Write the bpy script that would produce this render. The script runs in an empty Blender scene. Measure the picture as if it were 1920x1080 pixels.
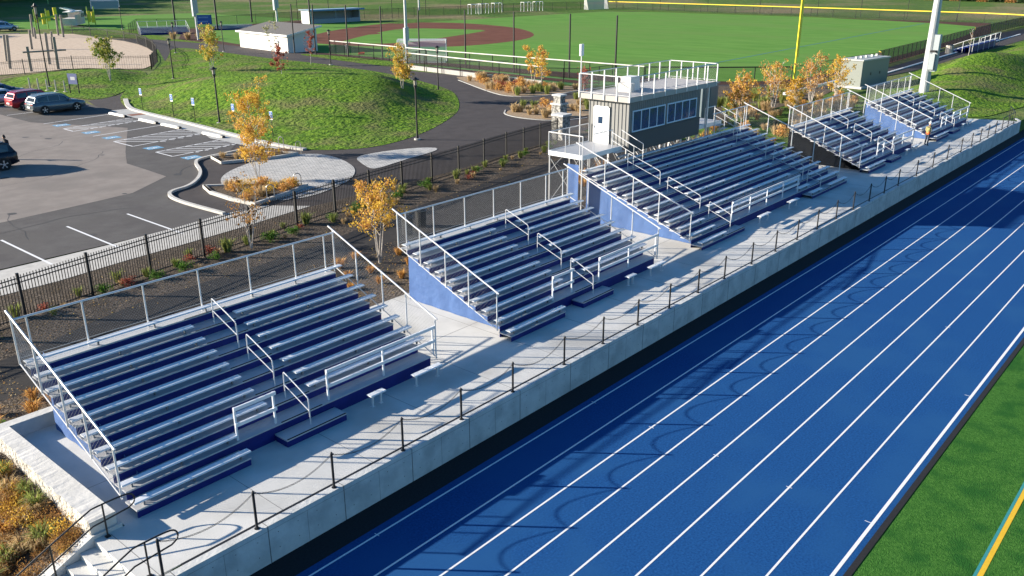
import bpy, math, random
from mathutils import Vector, Matrix, Euler, noise
R = math.radians
sc = bpy.context.scene
col = sc.collection
# ------------------------------------------------ camera
CX, CY, CZ = 0.0, -16.4855, 12.9359
YAW, PITCH, ROLL, FPX = 0.710355, 0.352680, -0.0015174, 1620.0
cd = bpy.data.cameras.new('camera'); cam = bpy.data.objects.new('camera', cd); col.objects.link(cam); sc.camera = cam
cd.sensor_fit = 'HORIZONTAL'; cd.sensor_width = 36.0; cd.lens = FPX/1920.0*36.0
cd.clip_start = 0.1; cd.clip_end = 3000
f = Vector((math.cos(YAW)*math.cos(PITCH), math.sin(YAW)*math.cos(PITCH), -math.sin(PITCH)))
r0 = Vector((math.sin(YAW), -math.cos(YAW), 0)); u0 = r0.cross(f)
c_, s_ = math.cos(ROLL), math.sin(ROLL)
rr = c_*r0 + s_*u0; uu = -s_*r0 + c_*u0
m = Matrix((rr, uu, -f)).transposed().to_4x4(); m.translation = (CX, CY, CZ); cam.matrix_world = m
sc.render.resolution_x = 1024; sc.render.resolution_y = 576
# ------------------------------------------------ sky, sun, exposure
SUNV = Vector((-0.6147, 0.7888, math.tan(R(18.3)))).normalized()      # towards the sun
w = bpy.data.worlds.new('World'); sc.world = w; w.use_nodes = True
nt = w.node_tree; sky = nt.nodes.new('ShaderNodeTexSky'); sky.sky_type = 'NISHITA'; sky.sun_disc = False
sky.sun_elevation = R(18.3); sky.sun_rotation = math.atan2(SUNV.x, SUNV.y); sky.air_density = 1.0; sky.dust_density = 0.6; sky.ozone_density = 3.5
bg = nt.nodes['Background']; bg.inputs['Strength'].default_value = 0.068
hsv = nt.nodes.new('ShaderNodeHueSaturation'); hsv.inputs['Saturation'].default_value = 1.25; nt.links.new(sky.outputs[0], hsv.inputs['Color']); nt.links.new(hsv.outputs[0], bg.inputs['Color'])
sl = bpy.data.lights.new('sun', 'SUN'); sl.energy = 4.9; sl.angle = R(0.5); sl.color = (1.0, 0.90, 0.76)
so = bpy.data.objects.new('sun', sl); col.objects.link(so); so.rotation_euler = (-SUNV).to_track_quat('-Z', 'Y').to_euler(); so.location = (0, 0, 60)
sc.view_settings.view_transform = 'Standard'; sc.view_settings.look = 'None'; sc.view_settings.exposure = 1.35; sc.view_settings.gamma = 1.0
sc.render.engine = 'CYCLES'
try:
    sc.cycles.max_bounces = 6; sc.cycles.transparent_max_bounces = 24; sc.cycles.diffuse_bounces = 3
except Exception: pass
# ------------------------------------------------ materials
MATS = {}
def mat(name, color, rough=0.8, metal=0.0, c2=None, scale=5.0, detail=6.0, bump=0.0, bscale=None, world=True, spec=0.5, transl=0.0, lo=0.35, hi=0.65, stretch=None, c3=None, scale3=0.3, island=0.0, bdist=0.05):
    if name in MATS: return MATS[name]
    M = bpy.data.materials.new(name); M.use_nodes = True; n = M.node_tree.nodes; l = M.node_tree.links
    b = n['Principled BSDF']; b.inputs['Roughness'].default_value = rough; b.inputs['Metallic'].default_value = metal
    b.inputs['Specular IOR Level'].default_value = spec
    if world:
        g = n.new('ShaderNodeNewGeometry'); P = g.outputs['Position']
    else:
        g = n.new('ShaderNodeTexCoord'); P = g.outputs['Object']
    if stretch:
        mp = n.new('ShaderNodeMapping'); mp.inputs['Scale'].default_value = stretch; l.new(P, mp.inputs[0]); P = mp.outputs[0]
    out = None
    col_ = (*color, 1)
    if c2:
        t = n.new('ShaderNodeTexNoise'); t.inputs['Scale'].default_value = scale; t.inputs['Detail'].default_value = detail; t.inputs['Roughness'].default_value = 0.65; l.new(P, t.inputs['Vector'])
        rmp = n.new('ShaderNodeValToRGB'); rmp.color_ramp.elements[0].position = lo; rmp.color_ramp.elements[1].position = hi
        rmp.color_ramp.elements[0].color = col_; rmp.color_ramp.elements[1].color = (*c2, 1); l.new(t.outputs[0], rmp.inputs[0]); out = rmp.outputs[0]
        if c3:
            t3 = n.new('ShaderNodeTexNoise'); t3.inputs['Scale'].default_value = scale3; t3.inputs['Detail'].default_value = 4; l.new(P, t3.inputs['Vector'])
            r3 = n.new('ShaderNodeValToRGB'); r3.color_ramp.elements[0].position = 0.48; r3.color_ramp.elements[1].position = 0.66; l.new(t3.outputs[0], r3.inputs[0])
            mx = n.new('ShaderNodeMix'); mx.data_type = 'RGBA'; l.new(r3.outputs[0], mx.inputs[0]); l.new(out, mx.inputs[6]); mx.inputs[7].default_value = (*c3, 1); out = mx.outputs[2]
    if island:
        gi = n.new('ShaderNodeNewGeometry'); hs = n.new('ShaderNodeHueSaturation'); mr = n.new('ShaderNodeMapRange'); mr.inputs[3].default_value = 1-island; mr.inputs[4].default_value = 1+island
        l.new(gi.outputs['Random Per Island'], mr.inputs[0]); l.new(mr.outputs[0], hs.inputs['Value'])
        mr2 = n.new('ShaderNodeMapRange'); mr2.inputs[3].default_value = 0.485; mr2.inputs[4].default_value = 0.515; l.new(gi.outputs['Random Per Island'], mr2.inputs[0]); l.new(mr2.outputs[0], hs.inputs['Hue'])
        if out: l.new(out, hs.inputs['Color'])
        else: hs.inputs['Color'].default_value = col_
        out = hs.outputs[0]
    if out: l.new(out, b.inputs['Base Color'])
    else: b.inputs['Base Color'].default_value = col_
    if bump:
        tb = n.new('ShaderNodeTexNoise'); tb.inputs['Scale'].default_value = bscale or scale*2; tb.inputs['Detail'].default_value = 5; l.new(P, tb.inputs['Vector'])
        bp = n.new('ShaderNodeBump'); bp.inputs['Strength'].default_value = bump; bp.inputs['Distance'].default_value = bdist; l.new(tb.outputs[0], bp.inputs['Height']); l.new(bp.outputs[0], b.inputs['Normal'])
    if transl:
        tr = n.new('ShaderNodeBsdfTranslucent'); ms = n.new('ShaderNodeMixShader'); ms.inputs[0].default_value = transl
        if out: l.new(out, tr.inputs[0])
        else: tr.inputs[0].default_value = col_
        l.new(b.outputs[0], ms.inputs[1]); l.new(tr.outputs[0], ms.inputs[2]); l.new(ms.outputs[0], n['Material Output'].inputs[0])
    MATS[name] = M; return M
def mesh_screen(name, color, alpha):
    M = bpy.data.materials.new(name); M.use_nodes = True; n = M.node_tree.nodes; l = M.node_tree.links
    b = n['Principled BSDF']; b.inputs['Base Color'].default_value = (*color, 1); b.inputs['Roughness'].default_value = 0.8
    t = n.new('ShaderNodeBsdfTransparent'); ms = n.new('ShaderNodeMixShader'); ms.inputs[0].default_value = alpha
    l.new(t.outputs[0], ms.inputs[1]); l.new(b.outputs[0], ms.inputs[2]); l.new(ms.outputs[0], n['Material Output'].inputs[0]); MATS[name] = M; return M
ALU = mat('anodised_aluminium', (0.70, 0.73, 0.76), 0.36, 0.2, (0.80, 0.83, 0.85), 3, bump=0.08, bscale=60, world=False, stretch=(1, 8, 1))
DECK = mat('deck_aluminium', (0.42, 0.43, 0.45), 0.5, 0.2, (0.50, 0.51, 0.53), 4, bump=0.15, bscale=40, world=False, stretch=(1, 12, 1))
GALV = mat('galvanised_steel', (0.66, 0.67, 0.68), 0.42, 0.35, (0.78, 0.78, 0.78), 12)
BLUEP = mat('blue_powder_coat', (0.006, 0.012, 0.13), 0.5, 0.0, (0.009, 0.019, 0.17), 2, spec=0.3)
NOSE = mat('black_nosing', (0.01, 0.01, 0.011), 0.9)
TARP = mat('blue_windscreen', (0.055, 0.125, 0.32), 0.75, 0, (0.075, 0.16, 0.38), 1.2, bump=0.5, bscale=1.6, bdist=0.15, transl=0.25)
CONC = mat('platform_concrete', (0.53, 0.53, 0.505), 0.85, 0, (0.60, 0.595, 0.57), 0.9, 8, bump=0.15, bscale=30, c3=(0.44, 0.43, 0.40), scale3=0.35)
CWALL = mat('cast_concrete', (0.50, 0.51, 0.50), 0.85, 0, (0.62, 0.62, 0.60), 1.6, 10, bump=0.25, bscale=9, c3=(0.43, 0.44, 0.43), scale3=1.3)
JOINT = mat('joint', (0.16, 0.16, 0.155), 0.9)
KERB = mat('kerb_concrete', (0.42, 0.41, 0.38), 0.85, 0, (0.54, 0.52, 0.48), 2.5)
STONE = mat('pale_cut_stone', (0.50, 0.495, 0.47), 0.85, 0, (0.62, 0.61, 0.58), 1.5, bump=0.3, bscale=6)
ROCKF = mat('rock_face_stone', (0.36, 0.33, 0.28), 0.9, 0, (0.66, 0.62, 0.55), 6, bump=1.0, bscale=9, bdist=0.1)
BLACK = mat('black_powder_coat', (0.012, 0.012, 0.013), 0.5)
WHITE = mat('white_paint', (0.80, 0.80, 0.78), 0.6)
LINE = mat('white_line_paint', (0.78, 0.78, 0.78), 0.8, 0, (0.66, 0.68, 0.70), 20)
TRACK = mat('blue_track_rubber', (0.0035, 0.040, 0.148), 0.95, 0, (0.013, 0.095, 0.285), 16, 10, bump=0.35, bscale=90, spec=0.12, c3=(0.012, 0.078, 0.225), scale3=0.35, lo=0.3, hi=0.7, bdist=0.02)
RUBBER = mat('black_rubber_strip', (0.014, 0.014, 0.016), 0.9, 0, (0.022, 0.022, 0.024), 14, spec=0.3)
TURF = mat('dark_green_turf', (0.014, 0.085, 0.010), 0.95, 0, (0.075, 0.20, 0.035), 13, 10, bump=0.8, bscale=30, spec=0.1, c3=(0.020, 0.098, 0.016), scale3=1.2, lo=0.3, hi=0.7)
BALLT = mat('ball_field_turf', (0.090, 0.215, 0.040), 0.95, 0, (0.135, 0.275, 0.058), 0.35, 8, spec=0.05, stretch=(1, .25, 1), c3=(0.125, 0.235, 0.055), scale3=0.06)
CLAY = mat('infield_clay', (0.125, 0.05, 0.034), 0.95, 0, (0.16, 0.068, 0.045), 0.3, spec=0.1)
BROWNB = mat('warning_track', (0.07, 0.038, 0.030), 0.95, 0, (0.095, 0.052, 0.04), 1.0, spec=0.1)
ASPH = mat('parking_asphalt', (0.075, 0.07, 0.07), 0.9, 0, (0.105, 0.10, 0.097), 0.6, 10, bump=0.2, bscale=50, c3=(0.088, 0.083, 0.08), scale3=0.25, spec=0.25)
WORN = mat('worn_asphalt', (0.20, 0.175, 0.158), 0.9, 0, (0.25, 0.222, 0.20), 0.7, 10, bump=0.15, bscale=40, c3=(0.185, 0.165, 0.15), scale3=0.3, spec=0.25)
PATH = mat('path_asphalt', (0.048, 0.042, 0.042), 0.9, 0, (0.066, 0.058, 0.058), 0.8, 10, bump=0.2, bscale=50, spec=0.25)
BPATH = mat('dark_walk_asphalt', (0.026, 0.024, 0.023), 0.9, 0, (0.040, 0.036, 0.034), 1.5, 10, bump=0.2, bscale=60, spec=0.25)
PAVER = mat('grey_pavers', (0.42, 0.42, 0.41), 0.9, 0, (0.62, 0.61, 0.59), 4, 8, bump=0.3, bscale=10)
BRK = mat('seat_bracket_grey', (0.17, 0.18, 0.20), 0.6, 0.2)
MESHW = mat('dull_wire', (0.30, 0.31, 0.32), 0.6, 0.2)
MULCH = mat('wood_mulch', (0.036, 0.029, 0.022), 1.0, 0, (0.27, 0.22, 0.175), 7, 12, bump=1.0, bscale=14, bdist=0.12, spec=0.1, c3=(0.085, 0.068, 0.052), scale3=0.7, lo=0.36, hi=0.74)
TANB = mat('tan_gravel_bed', (0.24, 0.17, 0.11), 1.0, 0, (0.40, 0.31, 0.21), 4, 10, bump=0.8, bscale=8, spec=0.1)
LAWN = mat('rough_lawn', (0.034, 0.100, 0.010), 0.95, 0, (0.145, 0.245, 0.022), 1.9, 12, bump=0.9, bscale=2.6, bdist=0.30, spec=0.1, c3=(0.14, 0.15, 0.05), scale3=0.22, lo=0.34, hi=0.62)
MEADOW = mat('rough_grass', (0.05, 0.115, 0.02), 0.95, 0, (0.10, 0.165, 0.03), 0.3, 10, bump=0.8, bscale=0.8, bdist=0.4, spec=0.1, c3=(0.20, 0.17, 0.09), scale3=0.03)
CHIPS = mat('playground_wood_chips', (0.42, 0.33, 0.25), 1.0, 0, (0.60, 0.49, 0.38), 1.5, 10, bump=0.4, bscale=3, spec=0.1)
BARK = mat('pale_bark', (0.34, 0.30, 0.26), 0.9, 0, (0.62, 0.58, 0.52), 6)
BARKD = mat('dark_bark', (0.10, 0.075, 0.055), 0.9)
def leafm(name, c, isl=0.35): return mat(name, c, 0.7, transl=0.35, island=isl, spec=0.2)
LY = leafm('yellow_leaves', (0.66, 0.42, 0.07)); LO = leafm('orange_leaves', (0.60, 0.33, 0.10)); LR = leafm('red_leaves', (0.34, 0.09, 0.06))
LG = leafm('yellow_green_leaves', (0.40, 0.38, 0.08)); LP = leafm('pale_leaves', (0.46, 0.44, 0.26)); LSG = leafm('shrub_green_leaves', (0.10, 0.20, 0.03)); LT = leafm('tan_grass_blades', (0.52, 0.38, 0.20))
LGD = leafm('olive_grass_blades', (0.26, 0.30, 0.08)); LEV = leafm('dark_tree_leaves', (0.03, 0.06, 0.02)); LBR = leafm('bronze_leaves', (0.36, 0.19, 0.06)); LOT = leafm('orange_grass_blades', (0.55, 0.30, 0.09))
SIDING = mat('grey_metal_siding', (0.22, 0.222, 0.215), 0.5, 0.2)
SHADOWGL = mat('window_glass', (0.015, 0.04, 0.085), 0.04, 0, spec=0.9, bump=.35, bscale=2.2)
BLUEW = mat('pale_window_frame', (0.60, 0.70, 0.80), 0.5)
ROOFD = mat('roof_deck', (0.42, 0.40, 0.39), 0.85, 0, (0.50, 0.48, 0.46), 3)
FASC = mat('grey_fascia', (0.38, 0.36, 0.33), 0.6)
YEL = mat('yellow_vinyl', (0.85, 0.68, 0.02), 0.6)
SIGNB = mat('sign_blue', (0.03, 0.16, 0.55), 0.6)
ADAB = mat('painted_blue', (0.09, 0.27, 0.44), 0.85, 0, (0.14, 0.33, 0.50), 3)
SCREEN = mesh_screen('dark_mesh', (0.02, 0.02, 0.02), 0.30); SCREENL = mesh_screen('light_mesh', (0.02, 0.02, 0.02), 0.24); SCREENB = mesh_screen('brown_windscreen', (0.05, 0.028, 0.022), 0.72); NET = mesh_screen('white_net', (0.8, 0.8, 0.8), 0.34)
POLEM = mat('galvanised_pole', (0.42, 0.44, 0.45), 0.5, 0.3, (0.52, 0.53, 0.54), 3); CAB = mat('grey_cabinet', (0.36, 0.40, 0.42), 0.5, 0.2); WOODP = mat('weathered_timber', (0.22, 0.20, 0.17), 0.9, 0, (0.32, 0.29, 0.24), 5)
ROOFS = mat('shingle_roof', (0.10, 0.095, 0.09), 0.9, 0, (0.14, 0.13, 0.12), 4); TIRE = mat('tyre_rubber', (0.012, 0.012, 0.013), 0.85); RIM = mat('alloy_rim', (0.6, 0.6, 0.62), 0.3, 0.6); CGLASS = mat('car_glass', (0.01, 0.015, 0.02), 0.05, 0, spec=0.8)
# ------------------------------------------------ mesh builder
class MB:
    def __init__(s): s.v = []; s.f = []; s.mi = []; s.cur = 0
    def face(s, *ids): s.f.append(ids); s.mi.append(s.cur)
    def quad(s, a, b, c, d):
        n = len(s.v); s.v += [tuple(a), tuple(b), tuple(c), tuple(d)]; s.face(n, n+1, n+2, n+3)
    def poly(s, pts):
        n = len(s.v); s.v += [tuple(p) for p in pts]; s.face(*range(n, n+len(pts)))
    def box(s, x0, x1, y0, y1, z0, z1, mtx=None):
        n = len(s.v); P = [(x0,y0,z0),(x1,y0,z0),(x1,y1,z0),(x0,y1,z0),(x0,y0,z1),(x1,y0,z1),(x1,y1,z1),(x0,y1,z1)]
        if mtx is not None: P = [tuple(mtx @ Vector(p)) for p in P]
        s.v += P
        for q in ((3,2,1,0),(4,5,6,7),(0,1,5,4),(1,2,6,5),(2,3,7,6),(3,0,4,7)): s.face(*[n+i for i in q])
        return s
    def prism(s, pts, z0, z1):
        n = len(s.v); k = len(pts); s.v += [(p[0], p[1], z0) for p in pts] + [(p[0], p[1], z1) for p in pts]
        s.face(*[n+i for i in reversed(range(k))]); s.face(*[n+k+i for i in range(k)])
        for i in range(k): j = (i+1) % k; s.face(n+i, n+j, n+k+j, n+k+i)
        return s
    def extx(s, prof, x0, x1):           # profile in (y,z), extruded along x
        n = len(s.v); k = len(prof); s.v += [(x0, p[0], p[1]) for p in prof] + [(x1, p[0], p[1]) for p in prof]
        s.face(*[n+i for i in range(k)]); s.face(*[n+k+i for i in reversed(range(k))])
        for i in range(k): j = (i+1) % k; s.face(n+j, n+i, n+k+i, n+k+j)
        return s
    def tube(s, pts, r, n=6, r2=None, caps=True):
        pts = [Vector(p) for p in pts]; m_ = len(pts); base = len(s.v)
        for i, p in enumerate(pts):
            d = (pts[min(i+1, m_-1)]-pts[max(i-1, 0)]);
            if d.length < 1e-9: d = Vector((0,0,1))
            d.normalize(); a = d.cross(Vector((0,0,1)) if abs(d.z) < 0.95 else Vector((1,0,0))).normalized(); b = d.cross(a)
            rad = r if r2 is None else r+(r2-r)*i/(m_-1)
            for k in range(n):
                t = 2*math.pi*(k+.5)/n; s.v.append(tuple(p+a*math.cos(t)*rad+b*math.sin(t)*rad))
        for i in range(m_-1):
            for k in range(n):
                j = (k+1) % n; s.face(base+i*n+k, base+i*n+j, base+(i+1)*n+j, base+(i+1)*n+k)
        if caps: s.face(*[base+k for k in reversed(range(n))]); s.face(*[base+(m_-1)*n+k for k in range(n)])
        return s
    def grid(s, xs, ys, fz):
        n = len(s.v)
        for y in ys:
            for x in xs: s.v.append((x, y, fz(x, y)))
        a = len(xs)
        for j in range(len(ys)-1):
            for i in range(a-1): s.face(n+j*a+i, n+j*a+i+1, n+(j+1)*a+i+1, n+(j+1)*a+i)
        return s
    def build(s, name, mats, parent=None, loc=None, smooth=False):
        me = bpy.data.meshes.new(name); me.from_pydata(s.v, [], s.f)
        if not isinstance(mats, (list, tuple)): mats = [mats]
        for q in mats: me.materials.append(q)
        if len(mats) > 1: me.polygons.foreach_set('material_index', s.mi)
        if smooth: me.polygons.foreach_set('use_smooth', [True]*len(me.polygons))
        me.update(); o = bpy.data.objects.new(name, me); col.objects.link(o)
        if parent: o.parent = parent
        if loc: o.location = loc
        return o
def tag(o, label=None, cat=None, group=None, kind=None):
    if label: o['label'] = label
    if cat: o['category'] = cat
    if group: o['group'] = group
    if kind: o['kind'] = kind
    return o
def empty(name, label, cat, loc=(0,0,0), rz=0, group=None):
    o = bpy.data.objects.new(name, None); col.objects.link(o); o.location = loc; o.rotation_euler = (0,0,rz); o.empty_display_size = 0.3
    return tag(o, label, cat, group)
def copy_tree(o, parent=None, **kw):
    c = o.copy(); col.objects.link(c)
    if parent is not None: c.parent = parent
    for ch in list(o.children): copy_tree(ch, c)
    return c
def clone(o, loc, rz=None, label=None, scale=None, group=None):
    c = copy_tree(o); c.location = loc
    if rz is not None: c.rotation_euler = (0,0,rz)
    if label: c['label'] = label
    if scale: c.scale = scale if not isinstance(scale, float) else (scale,)*3
    if group: c['group'] = group
    return c
def sheet(name, pts, z, m, label=None):
    b = MB(); b.poly([(p[0], p[1], z) for p in pts]); o = b.build(name, m); tag(o, label, None, None, 'structure')
    if o.data.polygons[0].normal.z < 0: o.data.flip_normals()
    return o
def smooth_poly(pts, n=3):               # Chaikin rounding for kerbs and beds
    for _ in range(n):
        q = []
        for i in range(len(pts)):
            a, b = pts[i], pts[(i+1) % len(pts)]
            q += [(a[0]*.75+b[0]*.25, a[1]*.75+b[1]*.25), (a[0]*.25+b[0]*.75, a[1]*.25+b[1]*.75)]
        pts = q
    return pts
def smooth_line(pts, n=3):
    for _ in range(n):
        q = [pts[0]]
        for a, b in zip(pts, pts[1:]): q += [(a[0]*.75+b[0]*.25, a[1]*.75+b[1]*.25), (a[0]*.25+b[0]*.75, a[1]*.25+b[1]*.75)]
        pts = q+[pts[-1]]
    return pts
def ribbon(mb, pts, wd, z0, z1):         # a raised strip (kerb) along a polyline
    L = []
    for i, p in enumerate(pts):
        a = Vector(pts[max(i-1,0)]); b = Vector(pts[min(i+1, len(pts)-1)]); d = (b-a).normalized(); nrm = Vector((-d.y, d.x))*wd/2
        L.append((Vector(p)+nrm, Vector(p)-nrm))
    n = len(mb.v)
    for a, b in L: mb.v += [(a.x,a.y,z0),(a.x,a.y,z1),(b.x,b.y,z1),(b.x,b.y,z0)]
    for i in range(len(L)-1):
        for k in range(3): q = n+i*4+k; mb.face(q+1, q, q+4, q+5)
    mb.face(n, n+1, n+2, n+3); e = n+(len(L)-1)*4; mb.face(e+3, e+2, e+1, e)
    return mb
random.seed(7)
TZ = -1.064                              # track level; the platform is at 0
# ================================================ SETTING
def sm(t): t = max(0.0, min(1.0, t)); return t*t*(3-2*t)
def gz(x, y):
    if y < -0.06: return -1.12
    if x < 7.35 and y < 2.62: return -1.12
    z = -0.03 - 1.05*sm((7.3-x)/3.2)*(1-sm((y-12)/9))
    d = math.hypot(x, y)
    return z + (0.0 if d < 300 else (d-300)*0.012)
g = MB()
xs = [-900,-400,-150,-60,-30,-15,-8,-4,-2,-1,0,1,2,2.5,3,3.5,4,4.5,5,5.5,6,6.5,7,7.3,7.36,8,9,11,15,22,40,80,150,250,350,500,700,1000,1500]
ys = [-900,-300,-60,-20,-0.07,-0.05,1,2.61,2.63,3.5,4.5,5.5,6.5,7.5,8.5,9.5,10.5,12,14,16,18,20,21,25,40,80,150,250,350,500,700,1000,1500]
g.grid(xs, ys, gz); tag(g.build('ground', MEADOW, smooth=False), None, None, None, 'structure')
# planted slope at lower left and mulch beds
b = MB(); xx = [x*0.5-6 for x in range(0, 27)]+[7.3]; yy = [2.64+0.5*j for j in range(0, 36)]
b.grid(xx, yy, lambda x, y: gz(x, y)+0.012+0.05*noise.noise(Vector((x*1.3, y*1.3, 0)))+0.03); tag(b.build('mulch_slope', MULCH, smooth=True), None, None, None, 'structure')
sheet('mulch_bed', [(7.0,9.4),(60,9.4),(62,18),(60,28),(54.6,26.4),(41.3,24.6),(29.5,24.3),(24.6,23.7),(20.6,23.2),(14.2,22.4),(7,22.2)], 0.003, MULCH)
sheet('walk_asphalt', smooth_poly([(-8,11.6),(9,12.1),(20,12.0),(30,12.6),(40,13.0),(52,14.2),(60,15),(60,20.5),(51,21.6),(42.6,20.9),(37.2,20.2),(30,19.0),(24,17.6),(18,17.2),(14.5,17.0),(9,14.9),(-8,14.6)], 2), 0.006, BPATH)
sheet('path', [(24,23.5),(41,23.9),(54.6,26.3),(62,27.5),(70,24),(88,23.5),(104,22),(128,20.6),(170,21.4),(240,22),(300,20),(300,27),(214,30.2),(163,26.4),(128,24.6),(104,25.5),(90,41),(83.6,42),(83,75),(89,80),(91,110),(93,150),(80,170),(78,132),(64,103),(55,88),(46,80),(41,78),(36,60),(33,44),(24,38),(22,25.5)], 0.002, PATH)
sheet('bed_ground', smooth_poly([(69,20.5),(101,20),(100,24.3),(92,38),(89.5,42),(83,42),(76,41),(72,33),(64,31),(60,27)], 2), 0.006, MULCH)
sheet('parking_lot', [(-70,25.3),(24.9,26.1),(24.9,32.2),(25.7,33.8),(27.3,34.1),(29.1,35.9),(30.7,38.3),(31.9,40.9),(32.8,41.6),(35,41.8),(37.1,44.2),(37.5,48.3),(38.3,50),(38.9,64.5),(39.3,69.7),(40.3,78),(40.4,90),(41.5,104),(44,112),(60,150),(80,196),(-70,196)], 0.010, ASPH)
sheet('worn_parking_asphalt', [(20.8,34.9),(24.3,35.4),(28,38.1),(28.2,41.5),(28.3,44.1),(30.3,48.3),(35.6,58.5),(31.3,68),(31.3,110),(-70,110),(-70,37),(16.3,34.4)], 0.014, WORN)
sheet('concrete_walk', [(-10,21.9),(14.2,22.3),(17.5,22.8),(20.6,23.1),(24.6,23.6),(29.5,24.4),(27.8,26.6),(24.9,26.7),(22,26.2),(18.6,25.9),(15,25.8),(-10,25.8)], 0.018, KERB)
b = MB()
ribbon(b, smooth_line([(25.2,26.6),(25.0,30.5),(25.2,32.6),(25.9,33.8),(27.4,34.1),(29.1,35.8),(30.4,37.8),(31.4,40.3),(32.4,41.5),(35.2,41.8),(37.4,42.2)]), 0.22, 0, 0.14)
b.build('kerb', KERB); tag(bpy.data.objects['kerb'], 'pale concrete kerb curling round the end of the parking bays', 'kerb')
b = MB(); ribbon(b, smooth_line([(43.9,75.5),(41.3,69.8),(40.7,66.5),(40.4,61.2),(40.0,54.2),(39.5,48.5),(39.2,44.2),(39.2,40),(39.5,38.4)], 2), 0.45, 0, 0.16)
tag(b.build('kerb', KERB), 'long pale kerb between the grey walk and the lawn mound', 'kerb')
sheet('grey_walk', [(38.7,64.6),(39.3,69.4),(41.2,69.1),(40.4,61.2),(39.8,54),(39.1,46.8),(38.7,39.8),(37.6,42.6),(37.5,48.4),(38.2,50.4)], 0.022, mat('walk_concrete', (0.34,0.34,0.33), 0.9, 0, (0.42,0.42,0.40), 1.0))
sheet('tactile_strip', [(39.0,64.5),(40.4,64.4),(40.4,65.5),(39.05,65.6)], 0.027, mat('brick_red', (0.20,0.075,0.045), 0.9))
# lawns (the mound and the flat strips)
MP = smooth_poly([(40.7,68.6),(40.4,61),(40.0,54.3),(39.3,47.2),(38.8,40.4),(40.1,37.6),(42.6,35.5),(45.7,35.3),(50.6,36.8),(56.9,40.1),(62.3,43.8),(69,50.7),(72.3,55.2),(75.1,62),(78.6,72),(80.5,84),(81.2,97),(81,107),(82.6,122),(82.5,136),(70,114),(58,97),(51,88),(46,80.5),(43.2,75.5)], 2)
def inside(x, y, P):
    c = False; j = len(P)-1
    for i in range(len(P)):
        if (P[i][1] > y) != (P[j][1] > y) and x < (P[j][0]-P[i][0])*(y-P[i][1])/(P[j][1]-P[i][1])+P[i][0]: c = not c
        j = i
    return c
def edged(x, y, P):
    best = 1e9
    for i in range(len(P)):
        a = P[i]; b_ = P[(i+1) % len(P)]; dx, dy = b_[0]-a[0], b_[1]-a[1]; L = dx*dx+dy*dy
        t = 0 if L == 0 else max(0, min(1, ((x-a[0])*dx+(y-a[1])*dy)/L)); d = (x-a[0]-t*dx)**2+(y-a[1]-t*dy)**2
        best = min(best, d)
    return math.sqrt(best)
def lawn(name, P, hf, step, m_, D=6.0, z0=0.02):
    import bmesh
    bm = bmesh.new(); vs = [bm.verts.new((p[0], p[1], 0)) for p in P]; bm.faces.new(vs)
    x0 = min(p[0] for p in P); x1 = max(p[0] for p in P); y0 = min(p[1] for p in P); y1 = max(p[1] for p in P)
    x = x0+step
    while x < x1: bmesh.ops.bisect_plane(bm, geom=bm.verts[:]+bm.edges[:]+bm.faces[:], plane_co=(x,0,0), plane_no=(1,0,0)); x += step
    y = y0+step
    while y < y1: bmesh.ops.bisect_plane(bm, geom=bm.verts[:]+bm.edges[:]+bm.faces[:], plane_co=(0,y,0), plane_no=(0,1,0)); y += step
    for v in bm.verts:
        d = edged(v.co.x, v.co.y, P); k = sm(d/D)
        rough = 0.10*noise.noise(Vector((v.co.x*0.9, v.co.y*0.9, 3)))+0.06*noise.noise(Vector((v.co.x*2.3, v.co.y*2.3, 7)))
        v.co.z = z0 + k*hf(v.co.x, v.co.y)+min(1, d/1.0)*(rough+0.03)
    me = bpy.data.meshes.new(name); bm.to_mesh(me); bm.free(); me.materials.append(m_)
    me.polygons.foreach_set('use_smooth', [True]*len(me.polygons)); o = bpy.data.objects.new(name, me); col.objects.link(o)
    if me.polygons[0].normal.z < 0: me.flip_normals()
    return tag(o, None, None, None, 'structure')
def mh(x, y): return 2.3*math.exp(-(((x-60)/13)**2+((y-58)/15)**2)*0.9)+1.0*math.exp(-(((x-52)/9)**2+((y-72)/14)**2))+0.7*math.exp(-(((x-72)/9)**2+((y-95)/22)**2))
lawn('hill', MP, mh, 0.55, LAWN, 9.0)
LP2 = smooth_poly([(41,104.5),(47.1,108.3),(54.2,111.4),(57.2,107.1),(60,101),(52.6,88.6),(48.2,83.6),(43.4,78.2),(41.2,78.6),(40.6,90)], 2)
lawn('lawn', LP2, lambda x, y: 0.9*math.exp(-((x-50)**2+(y-98)**2)/60.), 0.8, LAWN, 4.0)
RP = smooth_poly([(89.5,6.0),(88.9,4.2),(90.5,2.8),(96,2.2),(103,1.2),(130,1.0),(200,1),(260,4),(260,19),(193,20.3),(162,21.2),(145,20.9),(125,20.2),(108,18),(96,15.6),(86.5,13.6),(85.8,10)], 2)
def rh(x, y): return 2.6*math.exp(-(((x-128)/17)**2+((y-12)/6)**2))+1.2*math.exp(-(((x-170)/22)**2+((y-11)/6)**2))+0.8*math.exp(-(((x-103)/9)**2+((y-9)/5)**2))
lawn('hill', RP, rh, 0.9, LAWN, 6.0)
sheet('lawn_strip', smooth_poly([(84.6,76),(88.6,78.5),(89.6,90),(90.2,104),(88,106),(86.7,98),(85,86)], 2), 0.024, LAWN)
sheet('lawn_strip', smooth_poly([(91,128),(92,150),(95,165),(104,190),(80,196),(72,175),(88,168),(89.5,150)], 2), 0.024, LAWN)
sheet('playground_surface', smooth_poly([(41,113),(47.1,110),(55.4,112.2),(58.3,105),(61.1,103),(70,118),(77,132.3),(82.7,150),(84.6,167.6),(86.4,188.6),(60,200),(40,205),(20,160)], 1), 0.028, CHIPS)
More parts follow.
